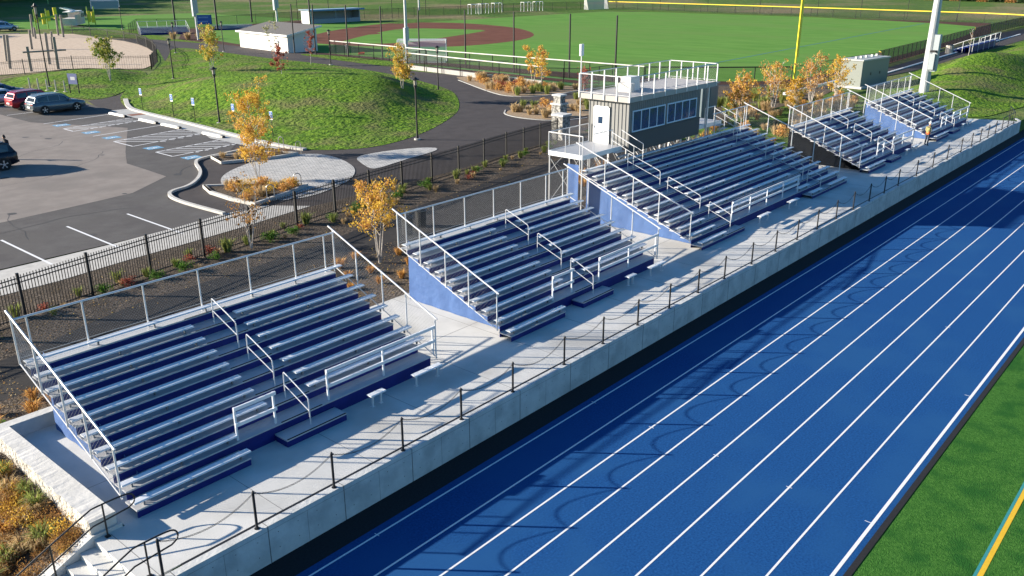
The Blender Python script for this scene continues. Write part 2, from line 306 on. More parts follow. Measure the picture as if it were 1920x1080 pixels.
# ball field
sheet('ball_field_surround', [(90.6,40),(102.4,26.9),(126.5,26),(213.5,31.4),(254.5,41),(266,166),(230,182),(180,186),(160,190),(110,180),(92,150),(90.6,120)], 0.004, BROWNB)
sheet('ball_field', smooth_poly([(96,41),(103,28.5),(127,28),(215,34),(250,44),(261,160),(200,170),(165,172),(140,178),(108,172),(93,138),(92,100)], 2), 0.009, BALLT)
def outline(name, pts, z, m_, n=2): return sheet(name, smooth_poly(pts, n), z, m_)
outline('infield_clay', [(104,128),(118,141),(133,151),(152,160),(163,159),(169.5,150),(168.5,137),(163.5,122),(151,106.4),(139.1,98.3),(127.5,95.4),(117,95.6),(112.9,98.2),(108,105),(104,112)], 0.013, CLAY)
outline('infield_turf', [(108,119),(111.3,122.6),(138.3,140),(147.1,140.3),(150.5,131),(153,122),(144.8,118.5),(129.9,113.4),(116.8,109.5),(110,112)], 0.017, BALLT, 1)
outline('pitching_clay', [(122.5,136.5),(125.5,139.5),(129.5,138.5),(131,134),(128,131),(124,132.5)], 0.021, CLAY)
sheet('foul_line', [(104,45.2),(104,45.5),(243,53.9),(243,53.5)], 0.021, mat('teal_line', (0.03,0.16,0.17), 0.9))
sheet('bullpen_turf', [(84.5,46),(89.6,42.5),(89.6,75),(85.6,75)], 0.012, mat('bullpen_green', (0.05,0.19,0.035), 0.95, 0, (0.07,0.23,0.045), 1.0))
sheet('bullpen_clay', [(86.3,46),(88.7,45),(88.7,75),(87,75)], 0.016, BROWNB)
sheet('far_field', [(95,195),(120,182),(165,196),(232,186),(268,170),(330,330),(230,520),(60,560),(30,300)], 0.003, BALLT)
outline('far_clay', [(226,262),(236,236),(262,232),(300,236),(318,262),(280,290)], 0.012, CLAY)
sheet('outfield_bank', [(256,40),(300,30),(420,40),(430,170),(300,200),(268,168)], 0.006, LAWN)
# planters, pavers, beds
PV = smooth_poly([(28.6,30.6),(28.9,33),(30.6,35.6),(33.5,37.4),(36.5,38.2),(39.3,37),(39.4,34.3),(38.2,30.9),(36.4,28.7),(34.2,27.2),(30.5,26.0),(28.2,27.4)], 3)
mp = PAVER; ntp = mp.node_tree; 
br = ntp.nodes.new('ShaderNodeTexBrick'); gp = ntp.nodes.new('ShaderNodeNewGeometry'); mpp = ntp.nodes.new('ShaderNodeMapping'); mpp.inputs['Rotation'].default_value = (0,0,0.5)
br.inputs['Color1'].default_value = (0.36,0.36,0.35,1); br.inputs['Color2'].default_value = (0.52,0.51,0.49,1); br.inputs['Mortar'].default_value = (0.16,0.16,0.155,1)
br.inputs['Scale'].default_value = 1.0; br.inputs['Brick Width'].default_value = 0.42; br.inputs['Row Height'].default_value = 0.24; br.inputs['Mortar Size'].default_value = 0.02
ntp.links.new(gp.outputs['Position'], mpp.inputs[0]); ntp.links.new(mpp.outputs[0], br.inputs['Vector']); ntp.links.new(br.outputs[0], ntp.nodes['Principled BSDF'].inputs['Base Color'])
sheet('paved_plaza', PV, 0.030, PAVER)
sheet('paved_plaza', smooth_poly([(40.0,33.1),(41.5,33.6),(44,33.2),(46,32.3),(46.8,31.2),(45.5,30.4),(42,29.9),(39.2,29.2),(38.3,29.3),(39.0,31)], 2), 0.030, PAVER)
def planter(pts, label):
    t = empty('planter_bed', label, 'planter', (pts[0][0], pts[0][1], 0)); o = (pts[0][0], pts[0][1]); q = [(p[0]-o[0], p[1]-o[1]) for p in pts]
    b = MB(); ribbon(b, q+[q[0], q[1]], 0.2, 0.02, 0.22); b.build('kerb', KERB, t)
    b = MB(); b.prism(q, 0.03, 0.12); b.build('soil', MULCH, t); return t
planter([(27.9,33.2),(27.3,31.4),(27.2,29.0),(27.4,26.9),(30.2,27.7),(32.3,28.5),(31.6,30.2),(29.6,31.6)], 'low kerbed planter full of yellow shrubs nearest the black picket fence')
planter([(33.2,41.0),(32.6,38.7),(34.4,38.0),(36.4,37.4),(38.0,37.3),(37.6,38.6),(35.4,40.2)], 'low kerbed planter under the birch beside the disabled parking bays')
sheet('planting_bed', smooth_poly([(62.6,38.2),(62.0,35.2),(63,32.2),(68,31.6),(76,34),(78,38),(74,40.4),(68,40.5),(64.6,39.6)], 2), 0.014, TANB)
sheet('planting_bed', smooth_poly([(82.2,64),(79.6,60.5),(73.6,50),(72.2,46),(74.5,43.2),(79,43),(84,43.5),(83,50),(83,60)], 2), 0.014, TANB)
b = MB(); ribbon(b, smooth_line([(79.4,60.6),(73.5,50),(72.0,46),(74.4,43.0),(84,43.2)], 2), 0.14, 0, 0.05); tag(b.build('kerb', MATS['walk_concrete']), 'thin kerb edging the tan grass bed by the ball field fence', 'kerb')
b = MB(); ribbon(b, smooth_line([(64.6,39.9),(62.4,38.2),(61.7,35.2),(62.7,31.8),(66,31)], 2), 0.14, 0, 0.05); tag(b.build('kerb', MATS['walk_concrete']), 'thin kerb round the tip of the tan bed behind the press box', 'kerb')
b = MB(); ribbon(b, [(102.5,21.6),(128,22.6),(165,24.2),(214,25.8)], 0.3, 0, 0.12); tag(b.build('kerb', WHITE), 'white kerb along the path below the ball field fence', 'kerb')
# parking markings
b = MB()
def stripe(x0, y0, x1, y1, wd=0.12, z=0.020):
    d = Vector((x1-x0, y1-y0)).normalized(); n_ = Vector((-d.y, d.x))*wd/2
    b.quad((x0+n_.x, y0+n_.y, z), (x0-n_.x, y0-n_.y, z), (x1-n_.x, y1-n_.y, z), (x1+n_.x, y1+n_.y, z))
for x in (-6.5, -2.9, 0.6, 4.2, 7.8, 11.5, 15.05, 18.35, 21.7): stripe(x, 30.9, x, 24.9)
for (x0,y0,x1,y1) in ((31.7,66.3,38.4,67.2),(31.7,56.7,38.2,57.5)): stripe(x0,y0,x1,y1)
for (a,c) in ((60.3,62.3),(49.9,53.1),(43.9,46.4)):
    e = 1.15 if a > 47 else 0.9
    stripe(31.7,c,38.3,c+e); stripe(31.7,a,38.3,a+e); stripe(31.7,a,31.7,c)
    k = 0
    while k*0.85 < 6.6:
        x = 31.7+k*0.85; yh = c+e*(x-31.7)/6.6; x2 = x+(c-a)*.86
        if x2 > 38.2: x2 = 38.2
        yl = yh-(x2-x)/.86; stripe(x, yh, x2, yl, 0.13); k += 1
for o_, yb in ((12,74),(12,80),(12,86),(20,92)): stripe(31.5,yb,38,yb+.5)
tag(b.build('parking_markings', LINE), None, None, None, 'structure')
def disc(mb, cx, cy, r1, r2, z, a0=0, a1=360, n=20, vert=None):
    P = []
    for i in range(n+1):
        t = R(a0+(a1-a0)*i/n); P.append((math.cos(t), math.sin(t)))
    for i in range(n):
        q = [(P[i],r1),(P[i],r2),(P[i+1],r2),(P[i+1],r1)]; pts = [(cx+p[0]*r, cy+p[1]*r, z) for p, r in q]
        if vert: pts = [vert(p) for p in pts]
        mb.quad(*pts)
def wheelchair(mb, S, tf):               # access symbol in local units, tf maps (u,v) to a point
    def q(*p): mb.poly([tf(u*S, v*S) for u, v in p])
    n = 12
    for i in range(n):                   # head
        a, c = 2*math.pi*i/n, 2*math.pi*(i+1)/n; q((0,0.72),(0.1*math.cos(a),0.72+0.1*math.sin(a)),(0.1*math.cos(c),0.72+0.1*math.sin(c)))
    q((-0.07,0.6),(-0.07,0.12),(0.06,0.12),(0.06,0.6)); q((0.06,0.42),(0.06,0.33),(0.3,0.33),(0.3,0.42)); q((0.06,0.22),(0.06,0.12),(0.33,0.12),(0.33,0.22))
    q((0.24,0.12),(0.38,-0.28),(0.48,-0.25),(0.34,0.14)); q((0.38,-0.28),(0.55,-0.22),(0.52,-0.13),(0.40,-0.18))
    for i in range(16):                  # wheel arc
        a, c = R(110+i*15), R(125+i*15); q(*[(rr_*math.cos(t)-0.02, rr_*math.sin(t)-0.05) for rr_, t in ((0.30,a),(0.40,a),(0.40,c),(0.30,c))])
for y in (64.3,58.6,54.9,48.1,42.5):
    b = MB(); b.quad((31.8,y-.55,.024),(33.05,y-.55,.024),(33.05,y+.55,.024),(31.8,y+.55,.024)); b.cur = 1
    wheelchair(b, .78, lambda u, v, y=y: (32.3+v, y-u, .029)); tag(b.build('parking_symbol', [ADAB, LINE]), None, None, None, 'structure')
b = MB(); rk = random.Random(5)
def crack(x, y, a, n_, wd=.02):
    P = [(x,y)]
    for _ in range(n_): a += rk.uniform(-.35,.35); x += math.cos(a)*.8; y += math.sin(a)*.8; P.append((x,y))
    for p, q_ in zip(P, P[1:]):
        d = (Vector(q_)-Vector(p)).normalized(); nn_ = Vector((-d.y,d.x))*wd*rk.uniform(.6,1.4); b.quad((p[0]+nn_.x,p[1]+nn_.y,.0165),(p[0]-nn_.x,p[1]-nn_.y,.0165),(q_[0]-nn_.x,q_[1]-nn_.y,.0165),(q_[0]+nn_.x,q_[1]+nn_.y,.0165))
crack(6,29,.1,30); crack(14,40,.5,24); crack(8,52,-.1,30); crack(22,60,1.2,18); crack(29,38,1.1,16,.03); crack(12,34,-.3,14); crack(16,30,1.4,8)
for k in range(26):
    x = rk.uniform(2,30); y = rk.uniform(27,62); r_ = rk.uniform(.12,.4); b.poly([(x+r_*rk.uniform(.6,1.1)*math.cos(t*.7), y+r_*rk.uniform(.6,1.1)*math.sin(t*.7), .0162) for t in range(9)])
tag(b.build('asphalt_stains', mat('oil_stain', (.05,.047,.045), .7)), None, None, None, 'structure')
# track, kerb, turf
sheet('drainage_strip', [(-40,-.1),(200,-.1),(200,-1.02),(-40,-1.02)], TZ-0.004, RUBBER)
sheet('track', [(-40,-1.0),(200,-1.0),(200,-11.24),(-40,-11.24)], TZ, TRACK)
b = MB()
for i in range(9):
    y = -1.275-1.22*i; hw = 0.028 if i < 8 else 0.045
    b.quad((-40,y-hw,TZ+.004),(200,y-hw,TZ+.004),(200,y+hw,TZ+.004),(-40,y+hw,TZ+.004))
for (x, i, s) in ((22.0,0,1),(12.2,0,1),(21.8,2,1),(21.6,4,1),(21.4,6,1),(30.9,8,1),(21.2,8,1),(41,2,1),(39,4,1),(37,6,1)):
    y = -1.275-1.22*i; b.quad((x-.012,y-.09+.09*(i==8),TZ+.008),(x+.012,y-.09+.09*(i==8),TZ+.008),(x+.012,y+.09+.12*(i==8),TZ+.008),(x-.012,y+.09+.12*(i==8),TZ+.008))
tag(b.build('lane_lines', LINE), None, None, None, 'structure')
b = MB(); b.box(-40,200,-11.40,-11.24,TZ-.05,TZ+.02); tag(b.build('turf_kerb', RUBBER), None, None, None, 'structure')
sheet('turf_field', [(-60,-11.40),(220,-11.40),(220,-90),(-60,-90)], TZ+.006, TURF)
b = MB(); b.quad((-60,-13.86,TZ+.011),(220,-13.86,TZ+.011),(220,-13.74,TZ+.011),(-60,-13.74,TZ+.011)); b.cur = 1
b.quad((-60,-13.735,TZ+.011),(220,-13.735,TZ+.011),(220,-13.66,TZ+.011),(-60,-13.66,TZ+.011))
tag(b.build('field_lines', [mat('yellow_turf_line', (0.75,0.47,0.02), 0.9, 0, (0.6,0.36,0.015), 30), mat('teal_turf_line', (0.02,0.20,0.22), 0.9, 0, (0.025,0.26,0.25), 30)]), None, None, None, 'structure')
# platform
sheet_pts = [(6.68,.2),(89.6,.2),(88.9,2.6),(88.2,4.4),(86,9.55),(7.45,9.55),(7.45,2.62),(6.68,2.62)]
b = MB(); b.prism(sheet_pts, -1.1, 0.0); tag(b.build('concrete_platform', CONC), None, None, None, 'structure')
b = MB()
for x in [7.06, 10.4]+[13.4+3.0*i for i in range(25)]: b.box(x-.007,x+.007,.21,9.5 if x > 7.5 else 2.55,-.01,.002)
b.box(7.5,89,4.95,4.964,-.01,.0025)
tag(b.build('platform_joints', JOINT), None, None, None, 'structure')
b = MB(); b.box(7.58,89.5,.102,.198,-.05,.004); tag(b.build('drain_slot', BLACK), None, None, None, 'structure')
sheet('gravel', [(33.9,9.5),(59,9.5),(59,13.6),(33.9,13.6)], 0.011, MULCH)
# ================================================ RETAINING WALL, DRAIN, CHAIN FENCE
PX = [9.51,11.89,14.37,16.78,19.2,21.95,24.3,26.63,28.98,31.32,33.68,36.35,38.91,41.44,43.98,46.59,49.13,51.73,54.3,56.85,60.5,64.06,67.5,71.0,73.9,76.4,78.8,81.2,83.4,85.5,87.6]
PX = [7.05] + PX
t = empty('retaining_wall', 'long cast concrete retaining wall between the platform and the blue track', 'wall', (5.2, 0, 0))
b = MB(); b.prism([(-1.4,-.13),(84.8,-.13),(84.8,.1),(-1.4,.1)], TZ-.1, 0.012); b.prism([(84.8,-.13),(86.2,.5),(86.0,.72),(84.8,.1)], TZ-.1, 0.012)
b.build('wall_body', CWALL, t)
b = MB()
for x in PX: b.box(x+.20-5.2, x+.225-5.2, -.133, -.12, TZ, .0); b.box(x+.203-5.2, x+.222-5.2, -.13, .1, .0, .0145)
for a, c in zip(PX, PX[1:]): xm = (a+c)/2+.2-5.2; b.box(xm-.004, xm+.004, -.132, -.12, TZ, -.12)
b.box(-1.4, 84.8, -.1325, -.125, -.135, -.128)
rnd = random.Random(3)
for a, c in zip(PX, PX[1:]):             # form-tie holes
    for q in range(4):
        for zz in (-.3, -.75): x = a+(c-a)*(q+.5)/4+.2-5.2; b.box(x-.012, x+.012, -.1335, -.125, zz, zz+.024)
b.build('joints', JOINT, t)
b = MB(); b.tube([(0,0,0),(0,0,1.04)], .034, 10); b.tube([(0,0,1.04),(0,0,1.075)], .040, 10, .018)
b.tube([(0,0,.0),(0,0,.012)], .07, 10)
post0 = empty('chain_post', 'x', 'post', (7.05,0,.012)); b.build('post', BLACK, post0)
b = MB(); b.tube([(.03,0,1.0),(.07,0,1.0)], .012, 6); b.build('chain_lug', BLACK, post0)
near_lab = {0: 'round black post standing against the stair handrail, nearest the camera', 1: 'black chain post at the near end of the wall beside the stairs landing'}
def post_label(i):
    if i in near_lab: return near_lab[i]
    return ('black chain post on the wall top, number %d counting from the stairs' % (i+1))
def chain(x0, x1, i):
    n = 26; b = MB(); sag = 0.30*((x1-x0)/2.45)**2; sag = min(sag, .42)
    pts = [(x0+.03+(x1-x0-.06)*k/n, 0, 1.0-sag*4*(k/n)*(1-k/n)) for k in range(n+1)]
    for k in range(n):                   # alternating links
        a, c = Vector(pts[k]), Vector(pts[k+1])
        for h in (0, 1):
            p0 = a+(c-a)*(h*.5-.06); p1 = a+(c-a)*(h*.5+.56); off = Vector((0,.016,0)) if h == 0 else Vector((0,0,.016))
            b.tube([p0-off, p1-off], .0055, 4, caps=False); b.tube([p0+off, p1+off], .0055, 4, caps=False)
    o = b.build('chain', BLACK); return o
posts = []
for i, x in enumerate(PX):
    p = post0 if i == 0 else copy_tree(post0); p.location = (x, 0, .012); p['label'] = post_label(i); p['group'] = 'black posts along the retaining wall'; posts.append(p)
for i, (a, c) in enumerate(zip(PX[:28], PX[1:29])):
    if i == 0: continue
    o = chain(a, c, i); tag(o, 'sagging black chain hung between chain posts %d and %d counted from the stairs' % (i+1, i+2), 'chain', 'chains hung along the retaining wall')
o = chain(7.05, 9.51, 0); tag(o, 'sagging black chain leaving the first post by the stair handrail', 'chain', 'chains hung along the retaining wall')
# end rail and dark fence at the far end of the platform
t = empty('end_railing', 'black pipe railing closing the far end of the platform', 'railing', (83.4,0,0))
b = MB(); b.tube([(0,0,1.05),(4.2,0,1.05),(8,1.2,1.05)], .03); b.tube([(0,0,.55),(4.2,0,.55)], .02)
for x in (5.5, 6.8, 8): b.tube([(x,(x-4.2)*.31,0),(x,(x-4.2)*.31,1.05)], .028)
b.build('rail', BLACK, t)
# stairs at the near end
t = empty('concrete_stairs', 'pale concrete steps going down from the near end of the platform', 'stairs', (6.68, 0, 0))
for k in range(6):
    b = MB(); b.box(-.36*(k+1)-.02, -.36*k, .1, 2.6, -1.12, -.17*(k+1)+.0); b.build('step', CONC, t)
b = MB(); b.box(-3.2,0,-.13,.1,-1.15,-.0)
t2 = empty('stair_side_wall', 'sloping pale concrete cheek wall beside the steps under the handrail', 'wall', (7.4, 2.62, 0))
b = MB()
P = [(0,.12),(-.75,.10),(-3.2,-1.02),(-3.2,-1.2),(0,-1.2)]
n = len(b.v); b.v += [(p[0],0,p[1]) for p in P]+[(p[0],.34,p[1]) for p in P]; b.face(*range(n,n+5)); b.face(*reversed(range(n+5,n+10)))
for i in range(5): j = (i+1)%5; b.face(n+j, n+i, n+5+i, n+5+j)
b.build('wall_body', STONE, t2)
def handrail_pipe(name, label, y, xo):
    t = empty(name, label, 'handrail', (xo, y, 0)); b = MB()
    up = [(.95,.0,.52),(1.1,0,.60),(1.14,0,.72),(1.08,0,.86),(.9,0,.92),(.2,0,.92),(0,0,.90),(-3.6,0,-.78)]
    b.tube(smooth_line3(up), .022, 8); b.build('top_rail', BLACK, t)
    b = MB(); b.tube([(.95,0,.52),(.3,0,.46),(.05,0,.44),(-3.6,0,-1.22)], .022, 8); b.build('mid_rail', BLACK, t)
    for x, z0, z1 in ((.35,0,.92),(-.95,-.52,.46),(-2.3,-1.02,-.17)):
        b = MB(); b.tube([(x,0,z0),(x,0,z1)], .022, 8); b.box(x-.06,x+.06,-.06,.06,z0,z0+.02); b.build('post', BLACK, t)
    return t
def smooth_line3(pts, n=2):
    pts = [Vector(p) for p in pts]
    for _ in range(n):
        q = [pts[0]]
        for a, c in zip(pts, pts[1:]): q += [a*.75+c*.25, a*.25+c*.75]
        pts = q+[pts[-1]]
    return pts
handrail_pipe('stair_handrail', 'black pipe handrail on the planted side of the steps', 2.5, 6.62)
handrail_pipe('stair_handrail', 'black pipe handrail on the track side of the steps beside the first post', .32, 6.55)
# stone wall left of the first bleacher
t = empty('stone_wall', 'thick pale stone wall with a rough outer face left of the first bleacher', 'wall', (7.3, 2.7, 0))
b = MB(); L = 6.5; ny = 60
def wx(y, z): return -.42-.20*sm((9.0-2.7-y)/6)+0.07*noise.noise(Vector((y*2.2, z*3, 1)))+.04*noise.noise(Vector((y*6, z*6, 5)))
for i in range(ny):
    y0, y1 = L*i/ny, L*(i+1)/ny
    b.cur = 0; b.quad((wx(y0,.5),y0,.44+.02*noise.noise(Vector((y0*5,0,0)))),(.02,y0,.45),(.02,y1,.45),(wx(y1,.5),y1,.44+.02*noise.noise(Vector((y1*5,0,0)))))
    b.cur = 1
    for z0, z1 in ((-.9,-.6),(-.6,-.3),(-.3,-.05),(-.05,.2),(.2,.44)):
        zt0 = .44+.02*noise.noise(Vector((y0*5,0,0))) if z1 == .44 else z1; zt1 = .44+.02*noise.noise(Vector((y1*5,0,0))) if z1 == .44 else z1
        b.quad((wx(y0,z0),y0,z0),(wx(y0,z1+(.06 if z1 == .44 else 0)),y0,zt0),(wx(y1,z1+(.06 if z1 == .44 else 0)),y1,zt1),(wx(y1,z0),y1,z0))
    b.cur = 0; b.quad((.02,y0,-.3),(.02,y1,-.3),(.02,y1,.45),(.02,y0,.45))
b.cur = 0; b.quad((wx(0,-1),0,-1),(.02,0,-1),(.02,0,.45),(wx(0,.5),0,.44)); b.build('wall_body', [STONE, ROCKF], t)
b = MB(); b.box(-.42,2.2,L,L+.36,-1,.447); b.build('return_wall', STONE, t)
# ================================================ BLEACHERS
def seat_mb(x0, x1, brackets=True):
    b = MB(); P = [(0,.0),(0,.022),(.010,.034),(.025,.040),(.12,.042),(.22,.040),(.237,.034),(.248,.022),(.248,0)]
    b.extx([(p[0], p[1]) for p in P], x0, x1)
    return b
def bracket_mb(x0, x1, h, step=1.83):
    b = MB(); n = max(1, int(round((x1-x0-.5)/step)))
    for i in range(n+1):
        x = x0+.28+(x1-x0-.56)*i/n; b.box(x-.022, x+.022, .07, .13, -h, -.002); b.box(x-.025, x+.025, .03, .20, -.016, -.001)
    return b
def chainlink_yz(b, y0, y1, zb, zt, x, sp=.095, r=.0032, skew=True):
    """diamond mesh between slope functions zb(y), zt(y) in the plane x"""
    n = int((y1-y0)/sp)+30
    for s in (1, -1):
        k = -int(3.5/sp)
        while k < n+int(3.5/sp):
            ya = y0+k*sp; pts = []
            # line: y = ya + s*(z - zb(ya))
            z = zb(max(y0, min(y1, ya)))-.8; lo = None; hi = None
            for i in range(70):
                zz = z+i*.05; yy = ya+s*(zz-z)
                ok = y0 <= yy <= y1 and zb(yy) <= zz <= zt(yy)
                if ok and lo is None: lo = (x, yy, zz)
                if ok: hi = (x, yy, zz)
            if lo and hi and lo != hi: b.tube([lo, hi], r, 3, caps=False)
            k += 1
def chainlink_xz(b, x0, x1, z0, z1, y, sp=.095, r=.0032):
    h = z1-z0; k = -int(h/sp)-1; 
    while x0+k*sp < x1:
        for s in (1, -1):
            xa = x0+k*sp if s == 1 else x0+k*sp+h; xb = xa+s*h; za, zb_ = z0, z1
            if s == 1:
                if xa < x0: za = z0+(x0-xa); xa = x0
                if xb > x1: zb_ = z1-(xb-x1); xb = x1
            else:
                if xa > x1: za = z0+(xa-x1); xa = x1
                if xb < x0: zb_ = z1-(x0-xb); xb = x0
            if zb_ > za+.03 and x0-1e-6 <= xa <= x1+1e-6: b.tube([(xa,y,za),(xb,y,zb_)], r, 3, caps=False)
        k += 1
def bleacher(L, rows, run, rise, z1, tiers, aisles, steps, guards, seats2, hand, label, loc, tarp=True, back_gap=None, sp=.10, wr=.0021, mx0=0.0, back=(4.0-.18, 2.78)):
    t = empty('bleacher', label, 'bleacher', loc)
    DX0, DX1 = .08, L-.30
    zk = lambda k: z1+rise*(k-1); yk = lambda k: run*(k-1)
    SH = .145                              # seat underside above its own deck
    def segs():
        cuts = [DX0-.05]; out = []
        for a, c in aisles: out.append((cuts[-1], a)); cuts.append(c)
        out.append((cuts[-1], L+.04)); return out
    for k in range(1, rows+1):
        y, z = yk(k), zk(k); dp = run if k < rows else .40
        sg = tiers if k == 1 else [(DX0, DX1)]
        for (a, c) in sg:
            b = MB(); b.box(a, c, y, y+.2*dp/.6-.006, z-.045, z); b.box(a, c, y+.2*dp/.6, y+.4*dp/.6-.006, z-.045, z-.001); b.box(a, c, y+.4*dp/.6, y+dp-.004, z-.045, z)
            b.build('footboard', DECK, t)
            b = MB(); zb0 = (0.0 if k == 1 else zk(k-1)-.02) if not (k == 2) else 0.0
            b.box(a+.01, c-.01, y+.012, y+.03, zb0+.004, z-.047)
            if k == 1: b.box(c-.03, c-.012, y+.03, y+run, .004, z-.047)
            b.build('riser', BLUEP, t)
        if k > 1:
            for (a, c) in aisles:
                b = MB(); b.box(a+.02, c-.02, y-.003, y+.05, z+.001, z+.007); b.build('nosing', NOSE, t)
        if k == 1: ss = [(a-.02, c+.04) for a, c in tiers[:]]
        elif k == 2: ss = seats2
        elif k == rows: ss = [(DX0-.05, L+.04)]
        else: ss = segs()
        if k == rows and back_gap: ss = [(DX0-.05, L+.04)]
        for (a, c) in ss:
            o = seat_mb(a, c).build('seat', ALU, t, (0, y+.03, z+SH)); bracket_mb(a, c, SH).build('brackets', BRK, o)
    for (a, c) in steps:                  # loose step box at the aisle
        b = MB(); b.box(a, c, 0, .60, z1-.04, z1+.003); b.build('step', DECK, t)
        b = MB(); b.box(a+.01, c-.01, .012, .58, .003, z1-.041); b.build('riser', BLUEP, t)
        b = MB(); b.box(a+.02, c-.02, -.003, .05, z1+.004, z1+.010); b.build('nosing', NOSE, t)
    for (x, ya, yb) in hand:              # aisle handrails: back post, front post
        za = zk(int(ya/run)+1); zb = zk(max(1, int(yb/run)+1)); H = .87; b = MB()
        b.tube(smooth_line3([(x,ya,za),(x,ya,za+H-.03),(x,ya-.05,za+H+.0),(x,yb+.08,zb+H+.03),(x,yb,zb+H-.06),(x,yb,zb)], 1), .021, 7)
        b.tube([(x,ya,za+H*.5),(x,yb,zb+H*.5)], .017, 6); b.build('handrail', GALV, t)
    for (a, c) in guards:                 # front guard: two plank rails on posts
        z = zk(2); y = run+.06; o = MB()
        for zz in (z+1.0, z+.50): o.box(a, c, y-.03, y+.03, zz-.055, zz+.05)
        n = max(1, int(round((c-a)/1.9)))
        for i in range(n+1):
            x = a+.05+(c-a-.1)*i/n; o.box(x-.028, x+.028, y+.032, y+.085, z, z+1.03)
        o.build('guard_rail', WHITE if False else ALU, t)
    # side guard: rail, posts, chain link
    y0, y1 = run+.05, yk(rows)+.42; zt = lambda y: 1.82+(y-y0)*rise/run; zb = lambda y: .33+(y-y0)*(zk(rows)+.05-.33)/(y1-y0)
    ylist = [y0, y0+.27*(y1-y0), y0+.50*(y1-y0), y0+.76*(y1-y0), y1]
    for x in (-.02, L+.0):
        b = MB(); b.tube([(x, y0-.10, zt(y0-.10)), (x, y1+.25, zt(y1+.25))], .033, 8); b.build('side_rail', GALV, t)
        b = MB(); b.tube([(x, y0-.05, zb(y0)), (x, y1, zb(y1))], .02, 6); b.build('lower_rail', GALV, t)
        for y in ylist:
            b = MB(); b.tube([(x,y,zb(y)-.03),(x,y,zt(y))], .028, 8); b.build('rail_post', GALV, t)
        b = MB(); chainlink_yz(b, y0, y1, zb, zt, x, sp, wr); b.build('chain_link', MESHW, t)
    yb = yk(rows)+.33; zbt, zbb = zt(y1)-.08, zk(rows)+.24
    if not back_gap: spans = [(0, L)]
    else: spans = [(back_gap[1], L)]
    for (a, c) in spans:
        b = MB(); b.tube([(a,yb,zbt),(c,yb,zbt)], .030, 8); b.build('back_rail', GALV, t)
        n = max(1, int(round((c-a)/1.98)))
        xs_ = [a+.35]+[a+(c-a)*(i+.02)/n for i in range(1, n)]+[c-.5]
        for x in xs_: b = MB(); b.tube([(x,yb,zk(rows)-.3),(x,yb,zbt)], .026, 8); b.build('rail_post', GALV, t)
        b = MB(); chainlink_xz(b, a, c, zbb, zbt-.01, yb, sp, wr); b.tube([(a,yb,zbb),(c,yb,zbb)], .01, 4); b.build('chain_link', MESHW, t)
    # under-frame
    b = MB(); n = int(round(L/1.83))
    for i in range(n+1):
        x = .75+(L-1.5)*i/n
        b.tube([(x,run+.1,z1+rise-.36),(x,yk(rows)+.3,zk(rows)-.36)], .035, 4)
        b.tube([(x,run+.2,.03),(x,yk(rows)+.3,.03)], .03, 4)
        for q in (.35,.55,.78,1.0): yy = .05+q*(yk(rows)+.25); zz = z1-.36+q*(rise*(rows-1)); b.tube([(x,yy,.0),(x,yy,zz)], .028, 4); b.tube([(x,yy,.05),(x,yy-.2*yk(rows),zz-.2*rise*(rows-1)-.03)], .018, 4)
    b.build('frame', GALV, t)
    if tarp:
        b = MB(); nn = 40; x = .70; ty = 6.15 if L < 15 else y1
        for i in range(nn):
            ya, yc = .75+(ty-.75)*i/nn, .75+(ty-.75)*(i+1)/nn
            m4 = 6
            for j in range(m4):
                P = []
                for (yy, jj) in ((ya,j),(yc,j),(yc,j+1),(ya,j+1)):
                    zz = .02+(z1+rise/run*yy-.16)*jj/m4; fl = .03*math.sin(yy*3.1+.6)*(1-jj/m4)**1.5+.02*noise.noise(Vector((yy*2,zz*2,0)))
                    P.append((x-abs(fl)-.05*(1-jj/m4), yy, zz))
                b.quad(*P)
        b.build('windscreen', TARP, t, smooth=True)
    return t
std = dict(L=11.18, rows=10, run=.615, rise=.245, z1=.235, tiers=[(.02,3.33)], aisles=[(4.78,6.30)], steps=[(4.52,6.70)],
    guards=[(3.35,4.72),(6.55,11.15)], seats2=[(.03,3.38)], hand=[(5.56,5.2,4.0),(5.56,3.5,2.1),(5.56,1.45,.25)])
std['hand'] = [(5.56,.605*8+.25,.605*6+.15),(5.56,.605*5+.25,.605*3+.15),(5.56,.605*2+.25,.28)]
B1 = bleacher(label='nearest bleacher, beside the stone wall and the concrete steps', loc=(7.79,2.64,0), **std)
GB = 'grandstand bleachers on the platform'; B1['group'] = GB
B2 = clone(B1, (22.2,2.66,0), label='second bleacher from the camera, between the orange tree and the press box stand', group=GB)
B4 = clone(B1, (59.15,2.66,0), label='bleacher just beyond the press box stand, with open dark framework at its side', group=GB)
for ch in list(B4.children):
    if ch.name.startswith('windscreen'): ch.material_slots[0].link = 'OBJECT'; ch.material_slots[0].material = mat('black_windscreen', (.004,.005,.007), .9, spec=.1); ch['label'] = 'added dark sheet standing in for the shade under the stand'  # dark sheet paints the shade under this stand, which has no side screen
B5 = clone(B1, (74.3,2.66,0), label='farthest bleacher, in front of the big grey light pole', group=GB)
B3 = bleacher(L=19.2, rows=12, run=.645, rise=.234, z1=.20, tiers=[(.02,2.6),(13.4,14.9),(16.2,18.9)], aisles=[(2.62,4.15),(14.5,16.0)], steps=[(2.61,4.6),(14.95,16.1)],
    guards=[(4.4,12.9)], seats2=[(.03,2.6),(12.95,14.5),(16.0,19.2)], hand=[(3.45,.64*10+.35,.64*7+.15),(3.45,.64*6+.3,.64*3+.2),(3.45,.64*2+.3,.3),(15.2,.64*9+.35,.64*6+.2),(15.2,.64*5+.3,.64*2+.2),(15.2,.64*1.8,.3)],
    label='wide middle bleacher with the press box rising behind its top row', loc=(36.7,2.80,0), back_gap=(0,14.2), sp=.14, wr=.0022)
B3['group'] = GB
